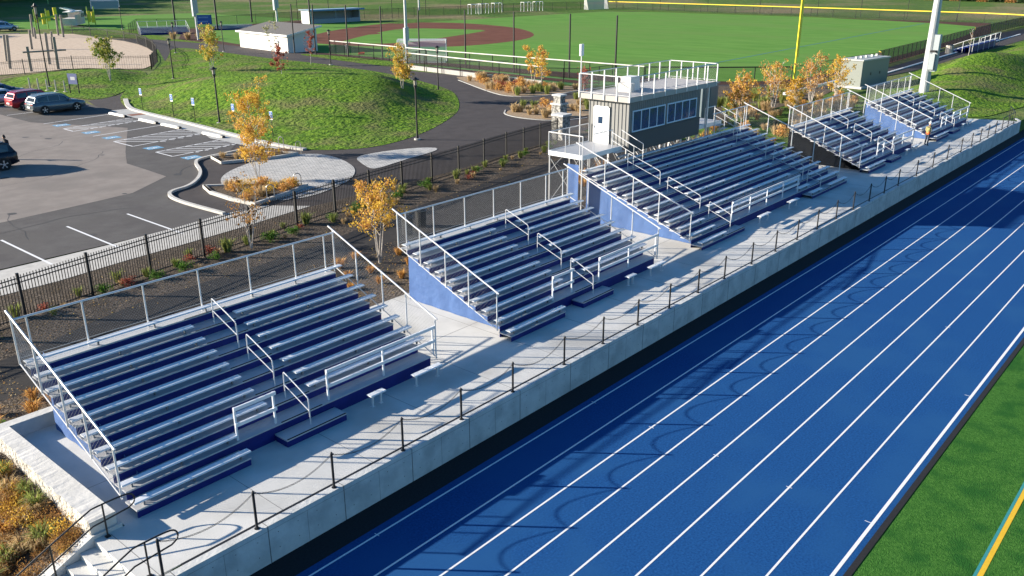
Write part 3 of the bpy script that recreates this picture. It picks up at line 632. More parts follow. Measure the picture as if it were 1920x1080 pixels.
# footrest benches on the platform
def stool(L_):
    t = empty('low_bench', 'x', 'bench'); o = seat_mb(-L_/2, L_/2).build('seat', ALU, t, (0,-.13,.40))
    for x in (-L_/2+.14, L_/2-.14): b = MB(); b.box(x-.025,x+.025,-.03,.03,0,.398); b.box(x-.06,x+.06,-.06,.06,0,.012); b.build('leg', GALV, t)
    return t
s1 = stool(.62); s2 = stool(1.25)
pos = [(s1,15.75,2.72,'short bench nearest the camera in front of the first bleacher'),(s2,17.95,2.72,'longer low bench at the right end of the first bleacher'),
 (s1,30.35,2.78,'short low bench in front of the second bleacher'),(s2,32.35,2.72,'longer low bench in front of the right end of the second bleacher'),
 (s2,43.5,2.8,'low bench in front of the middle stand, the one nearer the camera'),(s2,47.5,2.9,'low bench in front of the middle stand, the farther one'),
 (s1,67.4,2.8,'short low bench near the worker on the platform'),(s2,69.3,2.8,'longer low bench beside the worker on the platform'),(s1,82.2,2.8,'short low bench before the farthest bleacher'),(s2,84.3,2.8,'longer low bench at the far end of the platform')]
used = set()
for s, x, y, lb in pos:
    o = s if s.name not in used else copy_tree(s); used.add(s.name); o.location = (x,y,0); o['label'] = lb; o['group'] = 'low benches in front of the bleachers'
# ================================================ PRESS BOX
FZ = 3.40; t = empty('press_box', 'grey metal press box with a white door and roof railing above the middle stand', 'press box', (41.7,10.6,0))
X1 = 8.05; Y1 = 2.78; b = MB()
def ribbed(b, p0, p1, z0, z1, nrm, sp=.2):
    p0 = Vector(p0); p1 = Vector(p1); d = (p1-p0); n = int(d.length/sp); d.normalize(); nr = Vector(nrm)
    b.quad((p0.x,p0.y,z0),(p1.x,p1.y,z0),(p1.x,p1.y,z1),(p0.x,p0.y,z1))
    for i in range(n+1):
        c = p0+d*min(i*sp+.03, (p1-p0).length-.03); a = c-d*.03+nr*.0; e = c+d*.03; q = c-d*.016+nr*.035; s = c+d*.016+nr*.035
        for u_, v_ in ((a,q),(q,s),(s,e)): b.quad((u_.x,u_.y,z0),(v_.x,v_.y,z0),(v_.x,v_.y,z1),(u_.x,u_.y,z1))
ribbed(b, (0,0,0), (X1,0,0), 4.14, 5.88, (0,-1,0), .2); ribbed(b, (0,Y1,0), (0,0,0), FZ, 5.88, (-1,0,0), .25); ribbed(b, (X1,0,0), (X1,Y1,0), FZ, 5.88, (1,0,0), .25); ribbed(b, (X1,Y1,0), (0,Y1,0), FZ, 5.88, (0,1,0), .25)
b.build('wall', SIDING, t)
b = MB(); b.box(-.04,X1+.04,-.10,.0,4.06,4.14); b.box(-.02,X1+.02,-.06,.0,FZ-.35,4.06); b.box(0,X1,0,Y1,FZ-.15,FZ-.02)
b.build('lower_panel', mat('charcoal_panel', (0.06,0.062,0.065), 0.6), t)
def win(x0, x1, z0, z1, n):
    b = MB(); F = .07
    b.box(x0,x1,-.07,-.002,z0,z0+F); b.box(x0,x1,-.07,-.002,z1-F,z1)
    for i in range(n+1):
        x = x0+(x1-x0-F)*i/n; b.box(x,x+F,-.068,-.003,z0+F,z1-F)
    o = b.build('window', BLUEW, t); g_ = MB(); g_.box(x0+.03,x1-.03,-.05,-.042,z0+.04,z1-.04); g_.build('pane', SHADOWGL, o)
win(.28,3.80,4.2,5.42,4); win(4.05,7.55,4.22,5.42,4)
b = MB(); b.box(-.06,-.04,1.36,2.36,FZ,5.5); o = b.build('door', WHITE, t); b = MB(); b.box(-.068,-.062,1.78,2.10,4.55,4.95); b.build('pane', SHADOWGL, o); b = MB(); b.tube([(-.10,1.46,4.4),(-.10,1.54,4.4)], .02, 6); b.build('handle', GALV, o)
b = MB(); b.box(-.09,-.045,1.30,1.36,FZ,5.56); b.box(-.09,-.045,2.36,2.42,FZ,5.56); b.box(-.09,-.045,1.30,2.42,5.5,5.56); b.build('door_frame', WHITE, t)
b = MB(); b.prism([(-.25,-.12),(X1+1.65,-.12),(X1+1.65,Y1+.5),(-.25,Y1+.5)], 6.14, 6.2); b.build('roof_deck', ROOFD, t)
b = MB(); 
for a in ((-.28,X1+1.68,-.15,-.10),(-.28,X1+1.68,Y1+.48,Y1+.53)): b.box(a[0],a[1],a[2],a[3],5.92,6.22)
for a in ((-.28,-.23,-.10,Y1+.48),(X1+1.63,X1+1.68,-.10,Y1+.48)): b.box(a[0],a[1],a[2],a[3],5.92,6.22)
b.build('fascia', FASC, t)
b = MB(); b.prism([(0,0),(X1,0),(X1,Y1),(0,Y1)], 5.86, 6.13); b.build('eaves', mat('dark_eaves', (0.08,0.08,0.08), 0.8), t)
cn = [(-.3,-.17),(X1+1.70,-.17),(X1+1.70,Y1+.55),(-.3,Y1+.55)]
b = MB()
for i in range(4):
    a, c = cn[i], cn[(i+1)%4]; b.tube([(a[0],a[1],7.32),(c[0],c[1],7.32)], .028, 6)
    b.tube([(a[0],a[1],6.3),(c[0],c[1],6.3)], .014, 5)
b.build('roof_rail', GALV, t)
for i in range(4):
    a, c = Vector(cn[i]), Vector(cn[(i+1)%4]); n = 8 if i % 2 == 0 else 4
    for k in range(n):
        p = a+(c-a)*k/n; q = MB(); q.box(p.x-.03,p.x+.03,p.y-.03,p.y+.03,5.95,7.32); q.build('rail_post', GALV, t)
b = MB()
for i in (0, 2): chainlink_xz(b, -.3, X1+1.7, 6.3, 7.3, cn[i][1], .16, .0022)
for x in (-.3, X1+1.7): chainlink_yz(b, -.17, Y1+.55, lambda y: 6.3, lambda y: 7.3, x, .16, .0022)
b.build('chain_link', MESHW, t)
b = MB()
for x in (0.02, 2.0, 4.0, 6.0, 8.0):
    for y in (.05, 2.7): b.box(x-.05,x+.05,y-.05,y+.05,0,FZ-.15)
    b.tube([(x,.05,.3),(x,2.7,3.0)], .025, 4); b.tube([(x,2.7,.3),(x,.05,3.0)], .025, 4)
for x in (0,2,4,6): b.tube([(x,.05,.5),(x+2,.05,3.0)], .025, 4); b.tube([(x+2,2.7,.5),(x,2.7,3.0)], .025, 4); b.tube([(x,.05,2.2),(x+1,.05,3.1)], .03, 4); b.tube([(x+2,.05,2.2),(x+1,.05,3.1)], .03, 4)
b.box(X1+1.45,X1+1.55,.2,.3,0,6.1); b.box(X1+1.45,X1+1.55,2.9,3.0,0,6.1)
b.build('support_frame', GALV, t)
# landing with stairs on the left and right
def landing(name, label, x0, x1, loc):
    t = empty(name, label, 'landing', loc); y0, y1 = .35, 2.7; z = FZ+.02
    b = MB(); b.box(x0,x1,y0,y1,z-.06,z); b.build('floor', DECK, t)
    b = MB(); b.box(x0,x1,y0-.03,y0,z-.22,z+.04); b.box(x0,x1,y1,y1+.03,z-.22,z+.04); b.box(x0-.03,x0,y0,y1,z-.22,z+.04); b.build('edge_beam', ALU, t)
    b = MB(); b.tube([(x1,y1,z+1.07),(x0,y1,z+1.07),(x0,y0,z+1.07)], .028); b.tube([(x0+1.0,y0,z+1.07),(x1-1.0,y0,z+1.07)], .028); b.build('rail', GALV, t)
    for x, y in ((x0,y1),((x0+x1)/2,y1),(x1,y1),(x0,(y0+y1)/2),(x0,y0),(x0+1,y0),(x1-1,y0)): b = MB(); b.tube([(x,y,z-.2),(x,y,z+1.07)], .026); b.build('rail_post', GALV, t)
    b = MB(); chainlink_xz(b, x0, x1, z+.05, z+1.05, y1, .14, .0035); chainlink_yz(b, y0, y1, lambda y: z+.05, lambda y: z+1.05, x0, .14, .0035); b.build('chain_link', MESHW, t)
    b = MB()
    for x in (x0+.05, x1-.05, (x0+x1)/2):
        for y in (y0+.05, y1-.05): b.box(x-.04,x+.04,y-.04,y+.04,0,z-.2)
        b.tube([(x,y0,.4),(x,y1,z-.3)], .022, 4)
    for y in (y0, y1): b.tube([(x0,y,.4),(x1,y,z-.3)], .022, 4); b.tube([(x1,y,.4),(x0,y,z-.3)], .022, 4); b.tube([(x0,y,z-1.2),((x0+x1)/2,y,z-.2)], .022, 4); b.tube([(x1,y,z-1.2),((x0+x1)/2,y,z-.2)], .022, 4)
    b.build('support_frame', MESHW, t)
    xs0 = x1-1.0 if x1 < 5 else x0
    for i, sx in enumerate((x1-1.05, x1-.1)):
        b = MB(); b.tube([(sx,y0,z+.95),(sx,y0-1.5,z+.95-.62),(sx,y0-1.5,z-.85)], .022); b.tube([(sx,y0,z+.5),(sx,y0-1.5,z-.1)], .018); b.build('stair_rail', GALV, t)
    for k in range(3): b = MB(); b.box(x1-1.05,x1-.1,y0-.3*(k+1),y0-.3*k,z-.2*(k+1)-.03,z-.2*(k+1)); b.build('stair_tread', DECK, t)
    return t
landing('access_landing', 'railed metal landing in front of the white press box door', -3.9, -.1, (41.7,10.6,0))
landing('access_landing', 'railed metal landing at the far side of the press box', .3, 3.6, (49.9,10.6,0))
# tarp panel at the rear left of the middle stand
b = MB()
for i in range(10):
    for j in range(8):
        P = [(-.03-.02*math.sin(yy*9+zz), yy, zz) for yy, zz in ((.75*a/10, 3.2*c/8) for a, c in ((i,j),(i+1,j),(i+1,j+1),(i,j+1)))]; b.quad(*P)
o = b.build('windscreen_panel', TARP, None, (36.68,10.35,0), True); tag(o, 'tall narrow blue windscreen panel at the rear corner of the middle stand', 'windscreen')
# rooftop units, floodlight, antenna
b = MB(); b.box(-.5,.5,-.35,.35,0,.75); b.box(-.53,.53,-.38,.38,.75,.8); o = b.build('rooftop_unit', mat('white_metal', (0.72,0.72,0.70), 0.5), None, (44.4,12.4,6.2)); tag(o, 'boxy pale air conditioning unit standing on the press box roof', 'air conditioner')
b = MB(); b.box(-.95,-.58,-.6,.3,0,.5); o = b.build('equipment_case', mat('pale_case', (0.62,0.60,0.56), 0.6), None, (44.4,12.3,6.2)); tag(o, 'pale upright case against the near side of the roof unit', 'case')
b = MB(); b.box(.65,1.1,.1,.5,.0,.25); o = b.build('equipment_case', MATS['pale_case'], None, (44.4,12.3,6.2)); tag(o, 'low pale case lying right of the roof unit', 'case')
t = empty('antenna_mast', 'thin galvanised mast with a white flat panel on the press box roof corner', 'antenna', (41.5,13.9,3.2))
b = MB(); b.tube([(0,0,0),(0,0,5.6)], .035, 8); b.build('mast', GALV, t); b = MB(); b.box(-.14,.14,-.06,.06,5.1,5.75); b.build('panel', WHITE, t)
t = empty('equipment_cabinet', 'tall dark grey cabinet standing behind the far side of the press box', 'cabinet', (69.5,21.2,0))
b = MB(); b.box(-1.2,1.6,-.7,1.3,0,3.5); b.box(-1.3,1.7,-.8,1.4,3.5,3.62); b.build('body', mat('slate_cabinet', (0.13,0.17,0.19), 0.5), t)
b = MB(); b.box(-.9,-.1,-.73,-.70,.2,3.2); b.box(.2,1.2,-.73,-.70,.2,3.2); b.build('door', mat('slate_door', (0.11,0.15,0.17), 0.45), t)
# ================================================ PICKET FENCE
FP = [(-4,16.6),(-1.4,16.9),(1.4,17.2),(4.0,17.5),(6.6,17.9),(9.0,18.3),(11.49,18.78),(14.42,19.38),(17.37,20.0),(20.32,20.5),(23.21,20.95),(26.53,21.65),(29.56,22.2),(32.51,22.66),(35.48,23.05),(38.42,23.41),(41.32,23.8),(44.4,24.3),(47.37,24.8),(49.7,25.1),(52.06,25.4),(54.6,25.7)]
def picket_fence(name, label, pts, H, sp=.125, th=.021):
    t = empty(name, label, 'fence', (pts[0][0], pts[0][1], 0)); o = Vector(pts[0])
    for i, p in enumerate(pts):
        q = Vector(p)-o; b = MB(); b.box(q.x-.05,q.x+.05,q.y-.05,q.y+.05,-.1,H+.06); b.box(q.x-.05,q.x+.05,q.y-.05,q.y+.05,H+.06,H+.09); b.build('fence_post', BLACK, t)
    for a, c in zip(pts, pts[1:]):
        a = Vector(a)-o; c = Vector(c)-o; d = (c-a); n = max(2, int(d.length/sp)); b = MB()
        for z in (.12, H-.30, H-.12): b.tube([(a.x,a.y,z),(c.x,c.y,z)], .026, 4)
        for k in range(1, n): p = a+d*k/n; b.tube([(p.x,p.y,.04),(p.x,p.y,H)], th, 3)
        b.build('fence_panel', BLACK, t)
    return t
picket_fence('picket_fence', 'black metal picket fence along the mulch bed behind the bleachers', FP, 1.82)
picket_fence('picket_fence', 'black picket fence round the near edge of the wood chip playground', [(30,104),(36,106),(41.6,108),(47.1,109.6),(53.4,109.4),(57.2,105.6),(61.1,102.4)], 1.9, .3, .016)
pts = smooth_line([(61.1,102.4),(68.5,114),(77,132.3),(82.7,150),(84.6,167.6),(86.4,188.6)], 1)
picket_fence('picket_fence', 'curving black fence on the far side of the wood chip playground', pts, 1.9, .22, .016)
# stone gate pillar
t = empty('stone_pillar', 'grey stone gate pillar at the end of the black picket fence', 'pillar', (55.9, 26.3, 0))
b = MB(); b.box(-.5,.5,-.5,.5,0,1.9); b.build('shaft', ROCKF if False else mat('grey_fieldstone', (0.10,0.10,0.095), 0.9, 0, (0.42,0.41,0.38), 5, 4, bump=1, bscale=6, lo=.42, hi=.58), t)
b = MB(); b.box(-.6,.6,-.6,.6,1.9,2.05); b.build('cap', CWALL, t)
t = empty('stone_pillar', 'farther grey stone gate pillar rising behind the first pillar', 'pillar', (57.4, 27.7, 0))
b = MB(); b.box(-.45,.45,-.45,.45,0,2.5); b.box(-.35,.35,-.35,.35,2.6,3.2); b.build('shaft', MATS['grey_fieldstone'], t); b = MB(); b.box(-.55,.55,-.55,.55,2.5,2.62); b.box(-.45,.45,-.45,.45,3.2,3.33); b.build('cap', CWALL, t)
# ================================================ LAMPS AND SIGNS
def lamp():
    t = empty('street_lamp', 'x', 'street lamp'); b = MB(); b.tube([(0,0,0),(0,0,.12)], .26, 12); b.build('footing', KERB, t)
    b = MB(); b.tube([(0,0,.12),(0,0,.45)], .12, 10, .085); b.tube([(0,0,.45),(0,0,4.25)], .078, 8, .062); b.tube([(0,0,4.1),(0,0,4.25)], .10, 8); b.build('pole', BLACK, t)
    b = MB(); b.tube([(0,0,4.25),(0,0,4.35)], .16, 8)
    for i in range(4): a = math.pi/4+i*math.pi/2; b.tube([(.15*math.cos(a),.15*math.sin(a),4.3),(.19*math.cos(a),.19*math.sin(a),4.78)], .014, 4)
    b.tube([(0,0,4.78),(0,0,4.84)], .34, 12); b.tube([(0,0,4.84),(0,0,4.98)], .22, 10, .08); b.build('lantern_frame', BLACK, t)
    b = MB(); b.tube([(0,0,4.36),(0,0,4.77)], .12, 8, .14); b.build('lantern_glass', mat('lantern_glass', (.35,.33,.28), .2), t); return t
L0 = lamp(); gl = 'black lantern lamp posts along the paths'
lamps = [(42.03,54.3,'black lantern lamp behind the disabled parking signs on the kerb side of the mound'),(48.1,35.0,'black lantern lamp on the lawn edge of the mound nearest the picket fence'),
 (70.7,55.4,'black lantern lamp beside the path junction, right of the yellow birch on the mound'),(56.5,88.2,'black lantern lamp at the bend of the path left of the mound'),(80.7,87.6,'black lantern lamp on the grass verge right of the white shed'),
 (82.9,119.1,'black lantern lamp between the path and the left end of the white shed'),(76.1,122.7,'black lantern lamp on the lawn by the head of the curving path'),(43.0,92.1,'tall black lamp in front of the playground poles beside the parked cars'),(100.6,190.4,'small distant lantern lamp beyond the playground fence')]
for i, (x, y, lb) in enumerate(lamps):
    o = L0 if i == 0 else copy_tree(L0); o.location = (x, y, mh(x,y)*0.25 if i in (3,) else 0); o['label'] = lb; o['group'] = gl
    if i == 7: o.scale = (1,1,1.9)
def ada():
    t = empty('parking_sign', 'x', 'sign'); b = MB(); b.tube([(0,0,0),(0,0,1.6)], .03, 6); b.build('post', BLACK, t)
    b = MB(); b.box(-.035,-.03,-.17,.17,1.45,2.12); o = b.build('sign_face', WHITE, t)
    b = MB(); b.box(-.038,-.034,-.16,.16,1.58,2.08); b.build('sign_panel', SIGNB, o)
    b = MB(); wheelchair(b, .26, lambda u, v: (-.041, -u+.02, 1.84+v)); b.build('symbol', WHITE, o); return t
S0 = ada()
sg = [(41.48,67.1,'blue disabled parking sign at the turn of the kerb, farthest left of the row'),(41.23,60.8,'blue disabled parking sign, second along the kerb from the path'),(41.22,57.0,'blue disabled parking sign just left of the lantern lamp'),
 (41.5,51.0,'blue disabled parking sign beside the top of the birch in the planter'),(41.1,44.8,'blue disabled parking sign nearest the bicycle hoops, right of the birch')]
for i, (x, y, lb) in enumerate(sg): o = S0 if i == 0 else copy_tree(S0); o.location = (x,y,.02); o.rotation_euler = (0,0,R(12)); o['label'] = lb; o['group'] = 'disabled parking signs along the kerb'
t = empty('information_sign', 'blue and grey notice board on two black posts on the small lawn', 'sign', (42.5,84.3,.1), R(25))
b = MB()
for y in (-.6,.6): b.tube([(0,y,0),(0,y,1.7)], .06, 6)
b.build('post', BLACK, t); b = MB(); b.box(-.05,.0,-.62,.62,1.0,2.15); b.build('panel', mat('sign_grey_blue', (.12,.15,.32), .6), t); b = MB(); b.box(-.056,-.05,-.35,.25,1.45,1.8); b.build('notice', mat('pale_notice', (.6,.6,.62), .6), t)
# wheel stops and bicycle hoops
b = MB(); P = [(-.16,0),(-.11,.17),(.11,.17),(.16,0)]; b.extx([(p[0],p[1]) for p in P], -1.55, 1.15); w0 = empty('wheel_stop', 'x', 'wheel stop'); b.build('block', WHITE, w0)
b = MB(); b.extx([(p[0]*1.02,p[1]*1.04) for p in P], 1.15, 1.55); b.build('rubber_end', BLACK, w0)
for i, (y, lb) in enumerate(((65.8,'white wheel stop at the head of the bay beside the parked grey car'),(60.0,'white wheel stop, second from the red tactile strip'),(56.0,'white wheel stop in the middle of the disabled bays'),(49.2,'white wheel stop nearest the birch planter'))):
    o = w0 if i == 0 else copy_tree(w0); o.location = (38.3,y,.02); o.rotation_euler = (0,0,R(-90)); o['label'] = lb; o['group'] = 'white wheel stops'
def hoop():
    b = MB(); P = [(0,-.22,0),(0,-.22,.72)]+[(0,.22*math.cos(R(180-a)),.72+.22*math.sin(R(180-a))) for a in range(20,180,20)]+[(0,.22,.72),(0,.22,0)]; b.tube(P, .03, 6); return b
h0 = tag(hoop().build('bicycle_hoop', mat('steel_hoop', (.38,.36,.33), .45, .4)), 'x', 'bike rack')
for i, (x, y, rz, lb) in enumerate(((38.6,40.1,20,'steel bicycle hoop beside the mound path, farther of the two'),(38.3,37.5,20,'steel bicycle hoop at the far rim of the paved plaza'),(28.8,27.3,60,'steel bicycle hoop by the corner of the near planter behind the fence'),(31.7,28.6,60,'steel bicycle hoop on the plaza between the near planter and the fence'))):
    o = h0 if i == 0 else copy_tree(h0); o.location = (x,y,.03); o.rotation_euler = (0,0,R(rz)); o['label'] = lb; o['group'] = 'steel bicycle hoops'
# bollards by the parked cars: pale posts
bp = MB(); bp.tube([(0,0,0),(0,0,1.3)], .09, 6); bp.box(-.2,.2,-.2,.2,0,.1); b0 = tag(bp.build('pale_post', mat('pale_timber', (.5,.46,.38), .8)), 'x', 'post')
for i in range(5):
    o = b0 if i == 0 else copy_tree(b0); o.location = (41.0+i*.35, 92.5-i*1.5, 0.02); o['label'] = 'short pale timber post in the row behind the red car'; o['group'] = 'pale posts behind the parked cars'
# ================================================ CARS
def car(paint, label, cat, glassroof=False, L=4.75, kind='suv'):
    t = empty('parked_car', label, cat); H = 1.68 if kind == 'suv' else 1.45
    # stations: x, half width low, z bottom, z belt
    if kind == 'suv': st = [(-2.36,.72,.48,.86),(-2.30,.86,.32,1.02),(-1.95,.93,.25,1.06),(-.9,.95,.24,1.04),(.4,.95,.24,1.02),(1.1,.94,.24,1.0),(1.75,.92,.25,.94),(2.2,.84,.30,.82),(2.38,.66,.38,.70)]
    else: st = [(-2.36,.70,.45,.80),(-2.28,.84,.30,.95),(-1.95,.9,.24,.98),(-.9,.92,.22,.95),(.4,.92,.22,.93),(1.1,.91,.22,.90),(1.75,.89,.25,.82),(2.2,.82,.30,.72),(2.38,.64,.36,.62)]
    b = MB(); n0 = 0; ring = 10
    for (x, w_, zb_, zt_) in st:
        P = [(-w_*.86,zb_),(-w_*.98,zb_+.12),(-w_,zb_+(zt_-zb_)*.5),(-w_*.97,zt_-.06),(-w_*.86,zt_),(w_*.86,zt_),(w_*.97,zt_-.06),(w_,zb_+(zt_-zb_)*.5),(w_*.98,zb_+.12),(w_*.86,zb_)]
        b.v += [(x,p[0],p[1]) for p in P]
    for i in range(len(st)-1):
        for k in range(ring): j = (k+1)%ring; b.face(i*ring+k, (i+1)*ring+k, (i+1)*ring+j, i*ring+j)
    b.face(*range(ring)); b.face(*reversed(range((len(st)-1)*ring, len(st)*ring))); body = b.build('body', paint, t, smooth=True)
    # greenhouse
    if kind == 'suv': gs = [(-2.22,.78,1.04,1.04),(-2.0,.74,1.03,1.50),(-1.75,.70,1.03,1.62),(-.6,.71,1.02,H),(.25,.70,1.0,H-.03),(.55,.69,1.0,1.56),(1.15,.74,.99,1.02)]
    else: gs = [(-1.9,.72,.95,.96),(-1.3,.66,.94,1.32),(-.7,.66,.94,H-.02),(.1,.66,.93,H-.03),(.9,.70,.92,1.0),(1.1,.74,.9,.92)]
    b = MB(); R_ = 6
    for (x, w_, z0, z1) in gs:
        P = [(-w_-.12,z0),(-w_,z1-.06),(-w_*.85,z1),(w_*.85,z1),(w_,z1-.06),(w_+.12,z0)]; b.v += [(x,p[0],p[1]) for p in P]
    for i in range(len(gs)-1):
        for k in range(R_-1): b.face(i*R_+k, (i+1)*R_+k, (i+1)*R_+k+1, i*R_+k+1)
    b.face(*range(R_)); b.face(*reversed(range((len(gs)-1)*R_, len(gs)*R_))); b.build('cabin', paint, t)
    # side windows, windscreen, rear window as glass panels just proud of the cabin
    def pane(P, nm='window'): q = MB(); q.poly(P); q.poly(list(reversed(P))); q.build(nm, CGLASS, t)
    def lerp(i, fr): a, c = gs[i], gs[i+1]; return [a[k]+(c[k]-a[k])*fr for k in range(4)]
    for s in (-1, 1):
        def wp(g_, up): z0 = g_[2]+.06; z1 = g_[3]-.12; f_ = (0 if not up else 1); z = z1 if up else z0; frac = (z-g_[2])/max(.01,(g_[3]-.06-g_[2])); y = (g_[1]+.12)-.12*frac+.012; return (g_[0], s*y, z)
        m_ = len(gs)-1
        if kind == 'suv': rng = [(-1.85,-.98),(-.9,.02),(.1,.72)]
        else: rng = [(-1.2,-.75),(-.68,.0),(.08,.62)]
        def at(x):
            for i in range(m_):
                if gs[i][0] <= x <= gs[i+1][0]: return lerp(i, (x-gs[i][0])/(gs[i+1][0]-gs[i][0]))
            return gs[-1]
        for xa, xb in rng:
            ga, gb = at(xa), at(xb); P = [wp(ga,0), wp(gb,0), wp(gb,1), wp(ga,1)]; pane(P)
    i = len(gs)-2; a, c = gs[i], gs[i+1]; o_ = .015
    pane([(a[0]+o_, -a[1]*.9, a[3]+o_-.02),(a[0]+o_, a[1]*.9, a[3]+o_-.02),(c[0]+o_-.05, c[1]*.95, c[3]+.05+o_),(c[0]+o_-.05, -c[1]*.95, c[3]+.05+o_)], 'windscreen')
    a, c = gs[0], gs[1]; pane([(a[0]-o_+.03, -a[1]*.9, a[3]+.08),(a[0]-o_+.03, a[1]*.9, a[3]+.08),(c[0]-o_, c[1]*.9, c[3]-.04),(c[0]-o_, -c[1]*.9, c[3]-.04)], 'rear_window')
    for x in (-1.42, 1.42):
        for s in (-1, 1):
            q = MB(); q.tube([(x,s*.70,.35),(x,s*.965,.35)], .355, 20); wh = q.build('wheel', TIRE, t)
            q = MB()
            for k in range(5):
                a = R(72*k+18); q.poly([(x+math.cos(a-.16)*.06, s*.975, .35+math.sin(a-.16)*.06),(x+math.cos(a-.2)*.245, s*.975, .35+math.sin(a-.2)*.245),(x+math.cos(a+.2)*.245, s*.975, .35+math.sin(a+.2)*.245),(x+math.cos(a+.16)*.06, s*.975, .35+math.sin(a+.16)*.06)])
            q.tube([(x,s*.966,.35),(x,s*.98,.35)], .08, 8); q.build('rim', RIM, wh)
            q = MB(); q.tube([(x,s*.80,.36),(x,s*.955,.36)], .41, 20); q.build('wheel_arch', BLACK, t)
    for s in (-1, 1):
        q = MB(); q.box(-2.36,-2.2,s*.55-.18,s*.55+.18,.80,.93); q.build('tail_light', mat('tail_red', (.35,.01,.01), .3), t)
        q = MB(); q.box(2.1,2.30,s*.60-.16,s*.60+.16,.62,.74); q.build('headlight', mat('lamp_clear', (.7,.7,.72), .15), t)
        q = MB(); q.tube([(-1.7,s*.62,H-.02),(.2,s*.62,H-.0)], .02, 5); 
        if kind == 'suv': q.build('roof_rail', GALV, t)
        q = MB(); q.box(.72,.86,s*1.0-.09,s*1.0+.09,1.0,1.14); q.build('mirror', paint, t)
    q = MB(); q.box(-2.41,-2.36,-.26,.26,.55,.68); q.build('number_plate', WHITE, t)
    q = MB(); q.box(-2.42,-2.28,-.72,.72,.34,.46); q.box(2.2,2.40,-.6,.6,.34,.5); q.build('bumper', BLACK, t)
    q = MB(); 
    for s in (-1,1): q.box(-1.0,1.0,s*.93-.02,s*.93+.03,.25,.36)
    q.build('sill', BLACK, t)
    return t
def paint(name, c): return mat(name, c, .25, .35, spec=.6, world=False)
cars = [(car(paint('grey_paint', (.13,.16,.18)), 'dark grey estate car parked nearest the disabled bays', 'car'), (35.7,72.9), 2, 1.08),
 (car(paint('red_paint', (.33,.015,.03)), 'dark red car parked beside the dark grey one', 'car'), (35.5,77.3), 3, 1.08),
 (car(paint('silver_paint', (.55,.56,.58)), 'white car mostly hidden behind the dark red one', 'car', kind='sedan'), (34.5,82.3), 3, 1.08),
 (car(paint('navy_paint', (.015,.06,.13)), 'dark blue car at the left edge of the photo behind the white one', 'car', kind='sedan'), (36.0,87.0), 3, 1.08),
 (car(paint('black_paint', (.01,.012,.02)), 'black car with silver wheels parked alone at the left edge', 'car'), (20.1,49.3), 182, 1.14),
 (car(paint('pale_blue_paint', (.38,.45,.55)), 'pale pickup-sized car beyond the wood chip playground', 'car'), (80.5,206), 3, 1.25),
 (car(paint('blue_paint', (.03,.07,.16)), 'dark car half hidden behind the pale car beyond the playground', 'car'), (84,217), 3, 1.1)]
for o, p, rz, s in cars: o.location = (p[0],p[1],.02); o.rotation_euler = (0,0,R(rz)); o.scale = (s,s,s); o['group'] = 'parked cars'
# ================================================ BALL FIELD STRUCTURES
def mesh_fence(label, pts, H, scr, top=None, postm=None, rtop=.03, spacing=3.0, base=0.0, pr_=.055, toph=0.0):
    t = empty('mesh_fence', label, 'fence', (pts[0][0], pts[0][1], 0)); o = Vector(pts[0]); postm = postm or BLACK
    for a, c in zip(pts, pts[1:]):
        a = Vector(a)-o; c = Vector(c)-o; d = c-a; n = max(1, int(round(d.length/spacing)))
        for k in range(n+1):
            if k == n and c != Vector(pts[-1])-o: continue
            p = a+d*k/n; b = MB(); b.tube([(p.x,p.y,base),(p.x,p.y,H)], pr_, 6); b.build('fence_post', postm, t)
        b = MB(); nr = Vector((-d.y,d.x)).normalized()*.006
        b.quad((a.x+nr.x,a.y+nr.y,base+.05),(c.x+nr.x,c.y+nr.y,base+.05),(c.x+nr.x,c.y+nr.y,H-.02),(a.x+nr.x,a.y+nr.y,H-.02)); b.build('mesh_panel', scr, t)
        b = MB(); b.tube([(a.x,a.y,H),(c.x,c.y,H)], rtop, 6); b.build('top_rail', top or BLACK, t)
    return t
PAD = mat('white_rail_pad', (.55,.53,.49), .7, 0, (.68,.66,.62), 1.0)
mesh_fence('long field fence with a pale padded top rail behind the tall netting poles', [(91.4,101.2),(90.6,86),(89.8,77),(89.9,60),(90.2,40.3)], 2.15, SCREENL, PAD, rtop=.075, spacing=3.9)
mesh_fence('nearer bullpen fence with a pale padded top rail on a white kerb wall', [(84.0,74.8),(82.6,60),(81.8,49.2)], 2.2, SCREENL, PAD, rtop=.075, spacing=3.9)
mesh_fence('short black fence closing the near end of the bullpen', [(81.8,49.1),(84.2,44.6),(89.9,44.6)], 2.1, SCREENL, spacing=3)
mesh_fence('short black fence closing the far end of the bullpen behind the goal', [(84.0,74.9),(89.8,77.2)], 2.15, SCREENL, spacing=3)
b = MB(); ribbon(b, [(84.4,75.2),(82.9,60),(82.0,49.2)], .3, 0, .55); tag(b.build('low_white_wall', PAD), 'low white wall at the foot of the nearer bullpen fence', 'wall')
mesh_fence('black fence of the ball field behind the press box', [(90.3,40.2),(95.4,33.4),(101.6,26.9)], 2.1, SCREENL, rtop=.07, spacing=3.8)
YP = mat('yellow_pad', (.50,.38,.06), .7)
mesh_fence('low fence with a yellowish cap running to the right from the foul pole', [(101.8,26.6),(116,26.2),(127.2,25.2)], 2.15, SCREENL, YP, rtop=.05, spacing=3.3)
mesh_fence('brown screened fence with a yellowish cap along the far right path', [(127.2,25.2),(129.5,26.4),(165,28.2),(213,31.0)], 2.1, SCREENB, YP, rtop=.05, spacing=2.6)
mesh_fence('dark fence continuing the brown screened fence to the right edge', [(213,31),(240,32.0),(280,31.5)], 2.1, SCREENB, YP, rtop=.05, spacing=2.6)
YB = mat('bright_yellow_cap', (.80,.58,.03), .6)
